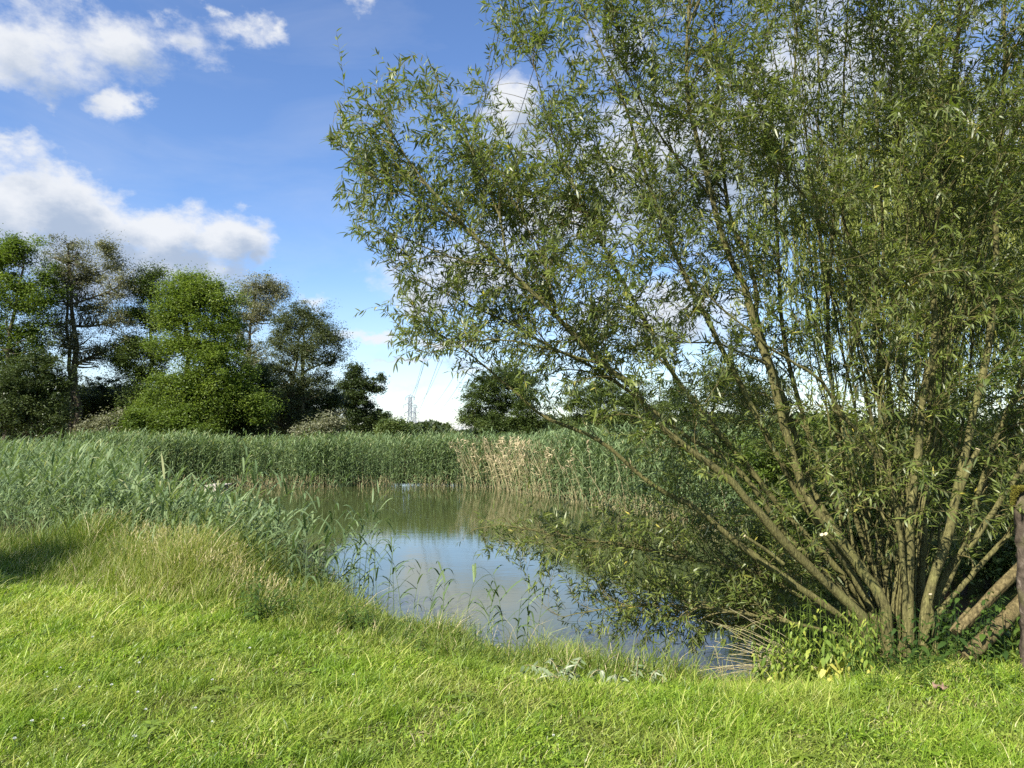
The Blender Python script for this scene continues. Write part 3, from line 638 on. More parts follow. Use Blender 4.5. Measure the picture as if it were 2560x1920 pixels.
    tree('hidden_tree', 'green tree half hidden behind the left limbs of the big willow', 'tree', 1480, 112,
         [(1440, 1000, 60, 45), (1510, 980, 60, 50), (1580, 1010, 60, 50), (1500, 1050, 110, 40), (1640, 1040, 60, 50)], 'mid', 16000, .42, .6, 1.9, 150, .4, RT, 141)
    tree('hidden_tree', 'green tree behind the middle stems of the big willow', 'tree', 1760, 105,
         [(1700, 1010, 70, 60), (1800, 960, 80, 70), (1880, 1000, 70, 70), (1780, 1060, 130, 40)], 'mid', 16000, .40, .6, 1.9, 150, .4, RT, 142)
    # far across the fields
    FT = 'trees on the horizon'
    for k, (px, Y, bl, lb) in enumerate([
        (1120, 260, [(1120, 1072, 15, 14), (1112, 1080, 14, 8), (1130, 1080, 12, 10)], 'small round tree alone on the horizon right of the pylons'),
        (1050, 240, [(1050, 1084, 16, 6), (1075, 1087, 18, 4), (1035, 1087, 14, 4)], 'low bush on the horizon at the foot of the tall pylon'),
        (1095, 250, [(1095, 1085, 10, 6), (1088, 1089, 14, 4)], 'low bush on the horizon left of the small round tree'),
        (1165, 250, [(1160, 1084, 18, 6), (1185, 1085, 16, 7)], 'low bush on the horizon right of the small round tree'),
        (990, 240, [(985, 1082, 20, 8), (1010, 1086, 14, 5)], 'low bush on the horizon left of the tall pylon')]):
        tree('horizon_tree', lb, 'tree', px, Y, bl, 'mid', 2600, .55, .7, 1.1, 60, .2, FT, 150 + k)
    for px0, px1, Y, top, nm, lb, sd in ((-250, 780, 58, 985, 'far_woods', 'dark far-off wood closing the view behind the left trees', 170), (1190, 2700, 150, 1050, 'far_woods', 'far-off wood closing the view behind the willow', 171), (860, 1230, 130, 1072, 'far_hedge', 'low far-off hedge under the pylons', 172)):
        rng = np.random.default_rng(sd); n = 40000; px = px0 + (px1 - px0) * rng.random(n); hp = (top + 45 - 45 * vnoise(px, px * 0, .012, sd) - 18 * vnoise(px, px * 0, .05, sd + 1) - 20)
        x = (px - 1280) / F * Y; zt = CAM_Z + (1089 - hp) / F * Y; z = -.4 + (zt + .4) * rng.random(n) ** .8; y = Y + rng.normal(size=n) * 1.6 * Y / 60
        mb = MB(); leaves(mb, np.stack([x, y, z], 1), rdir(n, rng), nrm(rdir(n, rng) * .8 + np.array((0, 0, 1.))), (.30 + .2 * rng.random(n)) * Y / 60, .20 * Y / 60, .2, tint=.8 * rng.random(n))
        tag(mb.build(nm, M['dark']), lb, 'woods', kind='stuff')
    # the tree beside the camera that shades the left edge of the lawn
    rng = np.random.default_rng(5)
    tree('shade_tree', 'leafy tree just past the left edge, its shadow darkens the grass beside the reeds', 'tree', 1280 - 12.3 / 2.2 * F, 2.2,
         [(*to_px(np.array((x, 2.2, z))), r / 2.2 * F, r / 2.2 * F) for x, z, r in ((-12.1, 6.6, 1.5), (-13.3, 7.2, 1.4), (-11.7, 7.9, 1.2), (-11.0, 6.0, .9), (-13.0, 5.6, 1.3))],
         'mid', 14000, .13, .6, .6, 170, .2, None, 160, zb=0.0)
far_trees()

# ---------------------------------------------------------------- pylons and cables
def bars(mb, segs, r):
    for a, b in segs: tubes(mb, np.array([[a, b]], float), np.full((1, 2), r), 4)
def pylon(px, Y, top_py, label, r=.09, arms=True):
    x = (px - 1280) / F * Y; H = CAM_Z + (1089 - top_py) / F * Y; z0 = -.4
    root = empty('pylon', (x, Y, z0)); body = MB(); hb = .075 * H
    lv = np.concatenate([np.linspace(z0, H * .55, 7), np.linspace(H * .62, H * .93, 6)])
    wd = np.interp(lv, [z0, H * .55, H * .93], [hb, hb * .52, hb * .40])
    cor = [(-1, -1), (1, -1), (1, 1), (-1, 1)]
    pt = lambda k, c: (x + cor[c][0] * wd[k], Y + cor[c][1] * wd[k], lv[k])
    segs = []
    for k in range(len(lv) - 1):
        for c in range(4):
            n = (c + 1) % 4
            segs += [(pt(k, c), pt(k + 1, c)), (pt(k, c), pt(k + 1, n)), (pt(k, n), pt(k + 1, c)), (pt(k + 1, c), pt(k + 1, n))]
    for c in range(4): segs.append((pt(len(lv) - 1, c), (x, Y, H)))
    bars(body, segs, r); body.build('lattice_tower', M['steel'], root)
    ends = []
    for f, w in ((.93, 2.15), (.755, 3.1), (.58, 2.6)):
        arm = MB(); ins = []; z = H * f; w_ = w * H / 21.3; ws = np.interp(z, lv, wd)
        s2 = []
        for s in (-1, 1):
            e = (x + s * w_, Y, z)
            for q in (-1, 1): s2 += [((x + s * ws, Y + q * ws, z), e), ((x + s * ws, Y + q * ws, z + .045 * H), e)]
            s2 += [((x - ws, Y - ws, z), (x + ws, Y - ws, z))]
            im = MB(); bars(im, [(e, (e[0], e[1], z - .065 * H))], r * 1.1); ins.append(im); ends.append((e[0], e[1], z - .065 * H))
        bars(arm, s2, r); ao = arm.build('cross_arm', M['steel'], root)
        for im in ins: im.build('insulator', M['wire'], root).parent = ao
    tag(root, label, 'pylon', 'pylons on the horizon'); return ends + [(x, Y, H)]
def power():
    ends = pylon(1025, 350, 985, 'tall lattice pylon with three cross arms, the largest of the far pylons')
    pylon(1037, 640, 1012, 'paler lattice pylon showing just right of the tallest pylon', .12)
    pylon(1005, 900, 1040, 'small faint lattice pylon left of the tallest pylon', .16)
    pylon(1155, 900, 1066, 'tiny pylon on the horizon right of the small round tree', .16)
    # portal tower with two splayed legs
    Y = 620; s = Y / F; root = empty('portal_pylon', ((1087 - 1280) * s, Y, -.4)); b = MB()
    def q(px, py, dy=0): p = at(px, py, Y); p[1] += dy; return tuple(p)
    for dy in (-1.2, 1.2):
        for a, c in (((1078, 1090), (1073, 1060)), ((1074, 1068), (1080, 1090)), ((1093, 1090), (1097, 1060)), ((1090, 1070), (1097, 1090)), ((1064, 1067), (1107, 1067)), ((1064, 1067), (1073, 1061)), ((1107, 1067), (1097, 1061)), ((1074, 1061), (1074, 1066)), ((1096, 1061), (1097, 1067))):
            bars(b, [(q(*a, dy), q(*c, dy))], .14)
    b.build('frame', M['steel'], root)
    for px in (1066, 1083, 1105):
        ins = MB(); bars(ins, [(q(px, 1067), q(px, 1072))], .16); ins.build('insulator', M['wire'], root)
    tag(root, 'wide two legged pylon low on the horizon left of the small round tree', 'pylon', 'pylons on the horizon')
    # cables of the tall pylon rise over the viewer
    lab = ['upper left cable', 'upper right cable', 'middle left cable', 'middle right cable', 'lower left cable', 'lower right cable', 'topmost earth wire']
    tops = [(4.9, 25.5), (7.6, 25.5), (4.4, 22), (9.4, 22), (5.2, 18.5), (8.6, 18.5), (6.4, 28)]
    for (ax, ay, az), (bx, bz), l in zip(ends, tops, lab):
        t = np.linspace(0, 1, 90); A = np.array((ax, ay, az)); Bp = np.array((bx + 1.2, -10.0, bz))
        P = A + (Bp - A) * t[:, None]; P[:, 2] -= 4 * (9.0 if 'earth' not in l else 7.0) * t * (1 - t)
        mb = MB(); rr = np.interp(P[:, 1], [0, 60, 350], [.009, .020, .045])
        tubes(mb, P[None], rr[None], 4)
        tag(mb.build('power_cable', M['wire']), l + ' running from the tall pylon up behind the willow', 'cable', 'cables of the tall pylon')
power()

# ---------------------------------------------------------------- small landing stage on the far shore
def landing():
    Y = 28.4; a = at(517, 1230, Y); root = empty('landing_stage', (a[0], Y, WATER - .2))
    def box(c, s):
        v = np.array([(x, y, z) for z in (-1, 1) for y in (-1, 1) for x in (-1, 1)], float) * np.array(s) / 2 + np.array(c)
        m = MB(); m.add(v, quads=[(0, 2, 3, 1), (4, 5, 7, 6), (0, 1, 5, 4), (2, 6, 7, 3), (0, 4, 6, 2), (1, 3, 7, 5)]); return m
    for px in (516, 537):
        p = at(px, 1227, Y); box((p[0], Y, WATER + .0), (.115, .11, .46)).build('post', M['board'], root, smooth=False)
    p = at(531, 1218, Y); box((p[0], Y + .55, WATER + .25), (.62, 1.2, .035)).build('deck', M['board'], root, smooth=False)
    for px in (519, 540):
        p = at(px, 1227, Y); box((p[0], Y + 1.0, WATER + .0), (.1, .1, .45)).build('post', M['board'], root, smooth=False)
    tag(root, 'small weathered wooden landing stage at the feet of the far reeds', 'landing stage')
landing()

# ---------------------------------------------------------------- the big willow
def P3(px, py, Y): return at(px, py, Y)
# main stems: points in photo pixels, distance at foot and at end, radius at foot and at end, distance at a middle point is blended
STEMS = [
    ([(2306, 1610), (2322, 1481), (2357, 1380), (2380, 1302), (2400, 1189), (2411, 1143), (2439, 1007), (2462, 910), (2478, 801), (2489, 708), (2489, 467), (2497, 389), (2509, 233), (2513, 117), (2509, -20), (2500, -200)], 5.9, 6.3, .048, .018),
    ([(2268, 1590), (2272, 1528), (2275, 1372), (2279, 1255), (2295, 1139), (2299, 1085), (2314, 949), (2330, 890), (2338, 813), (2334, 677), (2341, 560), (2353, 467), (2361, 369), (2357, 233), (2355, 117), (2357, 0), (2365, -180)], 5.9, 6.5, .046, .016),
    ([(2290, 1560), (2305, 1450), (2312, 1294), (2322, 1178), (2318, 1090), (2330, 950), (2368, 760), (2384, 486), (2388, 272), (2392, 117), (2400, -120)], 6.2, 7.2, .036, .014),
    ([(2262, 1585), (2264, 1489), (2244, 1294), (2217, 1197), (2163, 1100), (2128, 1065), (2069, 980), (2038, 941), (1933, 879), (1887, 840), (1800, 770), (1720, 690)], 5.95, 5.6, .030, .008),
    ([(2275, 1560), (2264, 1294), (2244, 1217), (2225, 1100), (2217, 1085), (2198, 949), (2209, 774), (2209, 708), (2202, 486), (2190, 300), (2180, 60), (2175, -100)], 6.5, 7.3, .026, .010),
    ([(2280, 1560), (2250, 1300), (2240, 1200), (2233, 1124), (2221, 929), (2150, 700), (2100, 520), (2046, 330), (2046, 233), (2040, 60), (2035, -80)], 6.7, 7.6, .026, .010),
    ([(2320, 1560), (2369, 1427), (2419, 1372), (2462, 1310), (2501, 1248), (2528, 1213), (2560, 1158), (2640, 1040), (2720, 860), (2790, 600), (2830, 300)], 6.1, 6.0, .034, .012),
    ([(2310, 1580), (2400, 1390), (2440, 1250), (2481, 1124), (2528, 1007), (2555, 929), (2600, 700), (2620, 400), (2630, 100)], 6.6, 7.2, .032, .012),
    ([(2225, 1570), (2205, 1497), (2147, 1419), (2089, 1333), (2030, 1267), (1995, 1189), (1968, 1100), (1933, 968), (1918, 910), (1887, 832), (1863, 735), (1828, 657), (1801, 591), (1774, 486), (1750, 389), (1719, 272), (1712, 155), (1717, 39), (1730, -120)], 6.0, 6.6, .052, .016),
    ([(2215, 1560), (2170, 1440), (2100, 1340), (2045, 1250), (2010, 1160), (1980, 1060), (1898, 809), (1894, 735), (1871, 638), (1832, 560), (1810, 420), (1800, 250), (1790, 60), (1785, -100)], 6.3, 7.2, .040, .012),
    ([(2220, 1560), (2150, 1400), (2075, 1230), (2010, 1050), (1960, 850), (1945, 640), (1940, 467), (1953, 408), (1980, 272), (1990, 120), (2000, -60)], 6.8, 7.8, .034, .012),
    ([(2190, 1570), (2110, 1500), (2071, 1460), (2011, 1403), (1941, 1333), (1910, 1294), (1863, 1244), (1824, 1197), (1735, 1130), (1640, 1053), (1577, 960), (1519, 917), (1441, 839), (1388, 781), (1273, 671), (1157, 555), (1064, 451), (1000, 360), (960, 270)], 5.95, 5.7, .050, .008),
    ([(2170, 1575), (2090, 1530), (2000, 1470), (1875, 1380), (1817, 1333), (1758, 1283), (1716, 1256), (1640, 1217), (1581, 1170), (1511, 1108), (1441, 1073), (1355, 1038), (1300, 990), (1230, 930), (1160, 870), (1090, 830)], 6.1, 6.2, .042, .007),
    ([(2150, 1590), (2050, 1520), (1900, 1440), (1720, 1397), (1579, 1369), (1499, 1353), (1402, 1341), (1305, 1321), (1246, 1314), (1180, 1325)], 6.3, 6.9, .026, .005),
    ([(2140, 1600), (2000, 1560), (1850, 1530), (1720, 1513), (1560, 1513), (1443, 1533), (1400, 1540)], 6.2, 6.6, .020, .005),
    ([(2200, 1560), (2100, 1430), (1960, 1280), (1840, 1130), (1700, 960), (1600, 780), (1500, 600), (1420, 430), (1370, 300), (1340, 180)], 6.4, 6.6, .040, .008),
    ([(2205, 1565), (2120, 1420), (2000, 1240), (1900, 1050), (1800, 860), (1700, 660), (1620, 450), (1560, 250), (1480, 80), (1430, -60)], 6.3, 6.4, .040, .010),
    ([(2230, 1560), (2190, 1430), (2140, 1300), (2110, 1150), (2085, 1000), (2070, 800), (2080, 600), (2100, 400), (2110, 200), (2120, 0), (2125, -120)], 6.6, 7.4, .032, .010),
    ([(2185, 1565), (2080, 1450), (1960, 1330), (1850, 1180), (1700, 1080), (1600, 1000), (1500, 930), (1380, 870), (1250, 800), (1120, 740), (1020, 690)], 6.3, 6.3, .036, .007),
    ([(2330, 1550), (2460, 1400), (2560, 1300), (2680, 1180), (2800, 1000)], 5.9, 5.5, .03, .010),
]
BR = [  # side branches leaving stems: points, distance, radii
    ([(2361, 345), (2375, 250), (2384, 155), (2392, 70), (2400, -40)], 6.3, 6.2, .020, .010),
    ([(2322, 809), (2283, 754), (2236, 715), (2178, 665), (2089, 579), (2020, 500)], 6.2, 5.9, .018, .006),
    ([(2322, 575), (2299, 498), (2268, 420), (2244, 350), (2230, 250)], 6.3, 6.2, .016, .006),
    ([(2478, 801), (2400, 690), (2330, 620), (2240, 600), (2150, 640)], 6.1, 5.7, .014, .005),
    ([(2330, 870), (2450, 760), (2560, 660)], 6.2, 6.0, .014, .006),
    ([(2411, 1143), (2330, 1060), (2240, 960), (2180, 940), (2080, 900)], 6.1, 5.6, .013, .005),
    ([(1918, 910), (1800, 860), (1700, 850), (1600, 820)], 6.2, 5.8, .014, .005),
    ([(1774, 486), (1680, 380), (1600, 250), (1540, 120)], 6.5, 6.3, .016, .006),
    ([(1519, 917), (1400, 880), (1260, 850), (1120, 860), (1040, 880)], 5.8, 5.6, .012, .005),
    ([(1273, 671), (1150, 650), (1020, 600), (920, 560)], 5.7, 5.4, .011, .004),
    ([(1157, 555), (1040, 500), (920, 430), (850, 370)], 5.7, 5.4, .011, .004),
    ([(1273, 671), (1240, 520), (1180, 380), (1120, 260)], 5.7, 5.9, .013, .004),
    ([(1388, 781), (1360, 650), (1300, 540), (1250, 430)], 5.8, 6.0, .013, .004),
    ([(1953, 408), (1930, 300), (1900, 150), (1890, 0)], 7.5, 7.5, .014, .008),
]
CUTS = [([(2376, 1302), (2410, 1200), (2445, 1123)], 6.0, 5.9, .026, .021), ([(2128, 1403), (2095, 1365), (2065, 1335)], 5.9, 5.8, .020, .017), ([(2118, 1420), (2085, 1375), (2055, 1337)], 5.9, 5.75, .018, .016),
        ([(1960, 1410), (1915, 1375), (1862, 1340)], 5.9, 5.9, .014, .011), ([(2312, 1590), (2330, 1545), (2326, 1486)], 5.8, 5.75, .014, .012)]
CROWN = [(1195, -90), (1205, 30), (1212, 92), (1300, 130), (1375, 150), (1320, 216), (1330, 300), (1290, 380), (1275, 300), (1250, 235), (1184, 165), (1134, 181), (1080, 160), (1033, 103), (990, 165), (912, 196), (864, 189), (850, 263), (803, 329), (834, 375), (850, 453), (815, 500), (830, 566),
         (885, 605), (947, 640), (950, 683), (950, 770), (970, 890), (1010, 860), (1041, 930), (1110, 960), (1134, 975), (1200, 960), (1290, 995), (1360, 1030), (1460, 1080), (1560, 1130), (1680, 1220), (1850, 1380), (2000, 1440), (2150, 1480), (2420, 1420), (2620, 1330), (2900, 1200), (2950, 300), (2900, -320), (1900, -330), (1300, -200)]
LOW = [(1165, 1300), (1300, 1270), (1440, 1230), (1640, 1200), (1900, 1250), (2060, 1400), (2080, 1500), (1900, 1580), (1640, 1650), (1480, 1590), (1400, 1560), (1440, 1510), (1500, 1470), (1400, 1410), (1270, 1390), (1165, 1370)]
def willow():
    rng = np.random.default_rng(21)
    c = P3(2250, 1590, 6.1); root = empty('willow', (c[0], 6.1, float(ground_z(c[0], 6.1))))
    NP, NR, NT_ = [], [], []
    def stem(pts, y0, y1, r0, r1, K=40, sides=10, name='stem', wob=.012):
        s = np.linspace(0, 1, len(pts)); q = np.array([at(a, b, y0 + (y1 - y0) * u) for (a, b), u in zip(pts, s)])
        P = spline(q, K); P[1:-1] += np.cumsum(rng.normal(size=(K - 2, 3)) * wob * .35, 0) * .3 + rng.normal(size=(K - 2, 3)) * wob * .25
        R = .74 * np.interp(np.linspace(0, 1, K), [0, .08, .45, 1], [r0 * 1.25, r0, .6 * r0 + .4 * r1, r1 * .85]) * (1 + .05 * rng.normal(size=K))
        if name == 'stem' and pts[0][1] > 1500: P[0, 2] = min(P[0, 2], float(ground_z(P[0, 0], P[0, 1])) - .05)
        mb = MB(); tubes(mb, P[None], R[None], sides); mb.build(name, M['bark'], root)
        T = nrm(np.gradient(P, axis=0)); k0 = int(K * .22) if name == 'stem' else 3
        NP.append(P[k0:]); NR.append(R[k0:]); NT_.append(T[k0:])
    for a in STEMS: stem(*a)
    for k in range(34):
        bx = 2235 + 50 * rng.normal(); tx = bx + (rng.random() - .62) * 1100; ty = -150 + 500 * rng.random(); y0 = 6.0 + .9 * rng.random()
        stem([(bx, 1570), (bx + .10 * (tx - bx), 1380), (bx + .32 * (tx - bx) + 20 * rng.normal(), 1050), (bx + .62 * (tx - bx) + 25 * rng.normal(), 600), (tx, ty)], y0, y0 + .3 + rng.random(), .009 + .010 * rng.random(), .005, sides=7)
    # swollen stool at the foot
    sd, kk = 26, 9; th = np.arange(sd) / sd * 6.283; ce = np.array((at(2248, 1570, 6.1)[0], 6.15)); uu = np.linspace(0, 1, kk)
    rad = np.interp(uu, [0, .35, .75, 1], [.42, .36, .24, .02])[:, None] * (1 + .14 * np.sin(th * 5)[None] + .10 * np.sin(th * 11 + 2)[None] + .06 * rng.normal(size=(kk, sd)))
    zz = float(root.location.z) - .15 + .40 * uu ** .8
    V = np.stack([ce[0] + rad * 1.15 * np.cos(th), ce[1] + rad * .8 * np.sin(th), zz[:, None] + .02 * rng.normal(size=rad.shape)], -1); kq = (np.arange(kk - 1) * sd)[:, None]; jq = np.arange(sd)[None]; j2 = (jq + 1) % sd
    mb = MB(); mb.add(V, quads=np.stack([kq + jq, kq + j2, kq + sd + j2, kq + sd + jq], -1)); mb.build('stool', M['bark'], root)
    for a in BR: stem(*a, K=20, sides=7, name='branch')
    for pts, y0, y1, r0, r1 in CUTS:
        q = np.array([at(a, b, y0 + (y1 - y0) * u) for (a, b), u in zip(pts, np.linspace(0, 1, len(pts)))]); P = spline(q, 10)
        mb = MB(); tubes(mb, P[None], np.linspace(r0, r1, 10)[None], 10); o = mb.build('cut_stub', M['bark'], root)
        e = P[-1]; T = nrm(P[-1] - P[-2]); m2 = MB(); tubes(m2, np.array([[e - T * .002, e + T * .004]]), np.full((1, 2), r1 * .96), 10, cap=True)
        m2.build('cut_face', M['cutwood'], root, smooth=False).parent = o
    NP, NR, NT_ = map(np.concatenate, (NP, NR, NT_))
    # secondary branches to points spread through the crown
    tips = []
    def spread(poly, n, y0, y1, yfun=None):
        xy = place(n, poly, rng); Y = y0 + (y1 - y0) * rng.random(n)
        if yfun: Y = yfun(xy, Y)
        return np.array([at(a, b, y) for (a, b), y in zip(xy, Y)])
    def crownY(xy, Y):
        left = np.clip((1500 - xy[:, 0]) / 600, 0, 1); return Y * (1 - left) + (5.2 + 1.3 * rng.random(len(Y))) * left
    tips.append(spread(CROWN, 980, 5.2, 7.9, crownY)); tips.append(spread(LOW, 44, 6.2, 7.4)); tips.append(spread([(1165, 1290), (1420, 1270), (1480, 1400), (1400, 1490), (1260, 1420), (1165, 1370)], 20, 6.4, 7.6)); tips.append(spread([(1480, 1350), (1900, 1300), (2080, 1450), (1950, 1590), (1640, 1660), (1470, 1590)], 66, 6.2, 7.3))
    tips.append(spread([(1650, -150), (2700, -150), (2800, 1150), (2100, 1250), (1750, 1000), (1600, 500)], 330, 6.3, 8.4)); tips.append(spread([(1230, 420), (1500, 300), (1650, 700), (1500, 900), (1150, 760), (1080, 560)], 75, 5.5, 6.9))
    tips = np.concatenate(tips); qx, qy = to_px(tips); tips = [tips[~((qx > 1850) & (qy > 930) & (((tips[:, 1] < 6.0) & (rng.random(len(tips)) < .42)) | (rng.random(len(tips)) < .12)))]]
    tips.append(spread([(840, 250), (1000, 190), (1180, 190), (1260, 420), (1200, 600), (960, 620), (850, 540)], 14, 5.2, 6.4))
    tips = np.concatenate(tips); tips = tips[tips[:, 2] > WATER + .12]
    D = tips[:, None] - NP[None]; dist = np.linalg.norm(D, axis=2)
    cost = dist + 1.1 * np.maximum(0, -(D * np.array((0, 0, 1.))).sum(2)) * 1.3 - .35 * np.clip((D * NT_[None]).sum(2) / np.maximum(dist, .01), -1, 1) + .2 * (dist < .18)
    i = cost.argmin(1); A = NP[i]; L = dist[np.arange(len(tips)), i]
    mid = A + NT_[i] * (.45 * L)[:, None] + (tips - A) * .12 + rng.normal(size=A.shape) * .05 * L[:, None]
    P = bez(A, mid, tips, 10); n = len(tips)
    tw, lf = MB(), MB()
    tubes(tw, P, np.minimum(NR[i] * .55, .004 + .0035 * L)[:, None] * np.linspace(1, .35, 10)[None], 5, tint=.2 + .5 * rng.random(n))
    # twigs along them
    B, Dr, Ln = [], [], []
    Td = nrm(np.gradient(P, axis=1))
    for k in range(n):
        m = int(np.clip(L[k] * 11, 7, 13)); u = .25 + .75 * rng.random(m); u[:2] = 1.0
        f = u * 9; j = np.minimum(f.astype(int), 8); a = (f - j)[:, None]; b = P[k, j] * (1 - a) + P[k, j + 1] * a
        d = nrm(Td[k, j] * .8 + rdir(m, rng) * .9 + np.array((0, 0, .28))); B.append(b); Dr.append(d); Ln.append(.20 + .32 * rng.random(m))
    B, Dr, Ln = map(np.concatenate, (B, Dr, Ln)); E = B + Dr * Ln[:, None]
    px, py = to_px(E); k = inpoly(px, py, CROWN) | inpoly(px, py, LOW) | (rng.random(len(E)) < .05)
    k &= E[:, 2] > WATER + .05
    B, Dr, Ln = B[k], Dr[k], Ln[k]; n = len(B)
    t = np.linspace(0, 1, 6)[None, :, None]; sag = (.10 - .36 * rng.random(n))
    Q = B[:, None] + Dr[:, None] * (Ln[:, None, None] * t); Q[..., 2] += (sag * Ln)[:, None] * t[..., 0] ** 2; Q += rng.normal(size=(n, 6, 3)) * .006 * t
    tubes(tw, Q, np.full((n, 1), .0016) * np.linspace(1.2, .5, 6)[None], 3, tint=.2 + .6 * rng.random(n))
    print('willow twigs', n)
    # leaves along each twig
    per = 23; u = .12 + .9 * (np.arange(per) + .5) / per
    u = np.clip(u[None] + .03 * rng.normal(size=(n, per)), .05, 1); f = u * 5; j = np.minimum(f.astype(int), 4); a = (f - j)[..., None]; ar = np.arange(n)[:, None]
    b = Q[ar, j] * (1 - a) + Q[ar, j + 1] * a; tg = nrm(Q[ar, j + 1] - Q[ar, j])
    s = nrm(np.cross(tg, rdir(n * per, rng).reshape(n, per, 3))); s[:, 1::2] *= 1
    d = nrm(tg * .75 + s * .85 + np.array((0, 0, -.10)))
    k = rng.random((n, per)) < .86
    b, d = b[k], d[k]; m = len(b); tn = np.repeat(rng.random(n)[:, None], per, 1)[k]
    tint = np.clip(.12 + .45 * tn + .32 * rng.random(m), 0, .93); yl = rng.random(m) < .012; tint[yl] = .96 + .04 * rng.random(yl.sum())
    sz = np.repeat(.65 + .6 * rng.random((n, 1)), per, 1)[k]
    nn = nrm(rdir(m, rng) * .75 + np.array((0, 0, 1.)))
    leaves(lf, b, d, nn, sz * (.050 + .052 * rng.random(m)), (.6 + .4 * sz) * (.0115 + .007 * rng.random(m)), .05 + .25 * rng.random(m), tint=tint, fold=.12)
    print('willow leaves', m)
    tw.build('twigs', M['twig'], root); lf.build('crown', M['willow'], root)
    tag(root, 'large many stemmed willow leaning over the pond and filling the right half', 'willow')
willow()

# ---------------------------------------------------------------- weeping willow and bushes behind it
def weeping():
    rng = np.random.default_rng(31); Y = 15.5; c = at(2330, 1150, Y); zb = float(ground_z(c[0], Y)); root = empty('weeping_willow', (c[0], Y, zb))
    tr, cr = MB(), MB()
    top = at(2330, 180, Y); low = np.array((c[0], Y, zb - .1))
    P = bez(low[None], ((low + top) / 2 + np.array((.5, .3, 0)))[None], top[None], 14); tubes(tr, P, np.linspace(.22, .06, 14)[None], 9)
    arms = [(1900, 420), (2000, 300), (2120, 260), (2230, 200), (2380, 170), (2500, 230), (2620, 300), (2750, 420), (2060, 520), (2450, 420), (2250, 400), (2600, 560)]
    AP = []
    for (px, py) in arms:
        e = at(px, py, Y + rng.normal() * 1.0); i = int(rng.integers(6, 11)); a = P[0, i]; m = (a + e) / 2 + np.array((0, 0, .9))
        q = bez(a[None], m[None], e[None], 12); tubes(tr, q, np.linspace(.06, .012, 12)[None], 6); AP.append(q[0, 3:])
    AP = np.concatenate(AP)
    n = 1150; a = AP[rng.integers(len(AP), size=n)] + rng.normal(size=(n, 3)) * np.array((.55, .7, .3)); Ld = 1.4 + 3.0 * rng.random(n)
    bot = at(2300, 1030, Y)[2]; Ld = np.minimum(Ld, np.maximum(.4, a[:, 2] - bot + .5 * rng.normal(size=n)))
    t = np.linspace(0, 1, 7)[None]; off = rng.normal(size=(n, 2)) * .18
    Q = np.stack([a[:, :1] + off[:, :1] * np.sqrt(t), a[:, 1:2] + off[:, 1:] * np.sqrt(t), a[:, 2:] - Ld[:, None] * t + .12 * np.sin(t * 3.1)], -1)
    tubes(cr, Q, np.full((n, 7), .004), 3, tint=.6)
    per = 56; u = rng.random((n, per)); f = u * 6; j = np.minimum(f.astype(int), 5); w = (f - j)[..., None]; ar = np.arange(n)[:, None]
    b = (Q[ar, j] * (1 - w) + Q[ar, j + 1] * w).reshape(-1, 3); m = len(b)
    d = nrm(rdir(m, rng) * .55 + np.array((0, 0, -1.))); leaves(cr, b, d, rdir(m, rng), .12 + .06 * rng.random(m), .022 + .008 * rng.random(m), .15, tint=np.repeat(.1 + .5 * rng.random(n), per) + .4 * rng.random(m))
    tr.build('trunk', M['treebark'], root); cr.build('crown', M['weep'], root)
    tag(root, 'weeping willow with hanging yellow green strands behind the stems of the big willow', 'willow')
weeping()
BB = 'bushes behind the big willow'
for k, (px, Y, bl, mt, lb, nl) in enumerate([
    (2180, 10.5, [(2080, 1230, 130, 130), (2200, 1160, 130, 120), (2120, 1380, 130, 90), (2260, 1330, 110, 120), (2000, 1340, 90, 90)], 'locust', 'leafy green bush on the bank behind the middle stems of the big willow', 15000),
    (2450, 9.5, [(2400, 1200, 130, 140), (2520, 1150, 130, 150), (2450, 1380, 140, 110), (2600, 1330, 120, 140), (2700, 1200, 140, 170)], 'mid', 'dark green bush behind the right hand stems of the big willow', 17000),
    (2520, 12.5, [(2450, 1000, 160, 140), (2600, 940, 150, 160), (2700, 1100, 150, 160), (2380, 1120, 120, 110), (2560, 800, 140, 140)], 'locust', 'tall green bush under the weeping willow', 16000),
    (1960, 14.0, [(1900, 1150, 110, 90), (2010, 1100, 110, 100), (1930, 1240, 120, 80)], 'locust', 'green bush at the water side behind the left stems of the big willow', 11000)]):
    tree('waterside_bush', lb, 'bush', px, Y, bl, mt, nl, .085, .8, .34, nl // 90, .05, BB, 200 + k, stems=4, tint=(.1, .9), wid=.4)

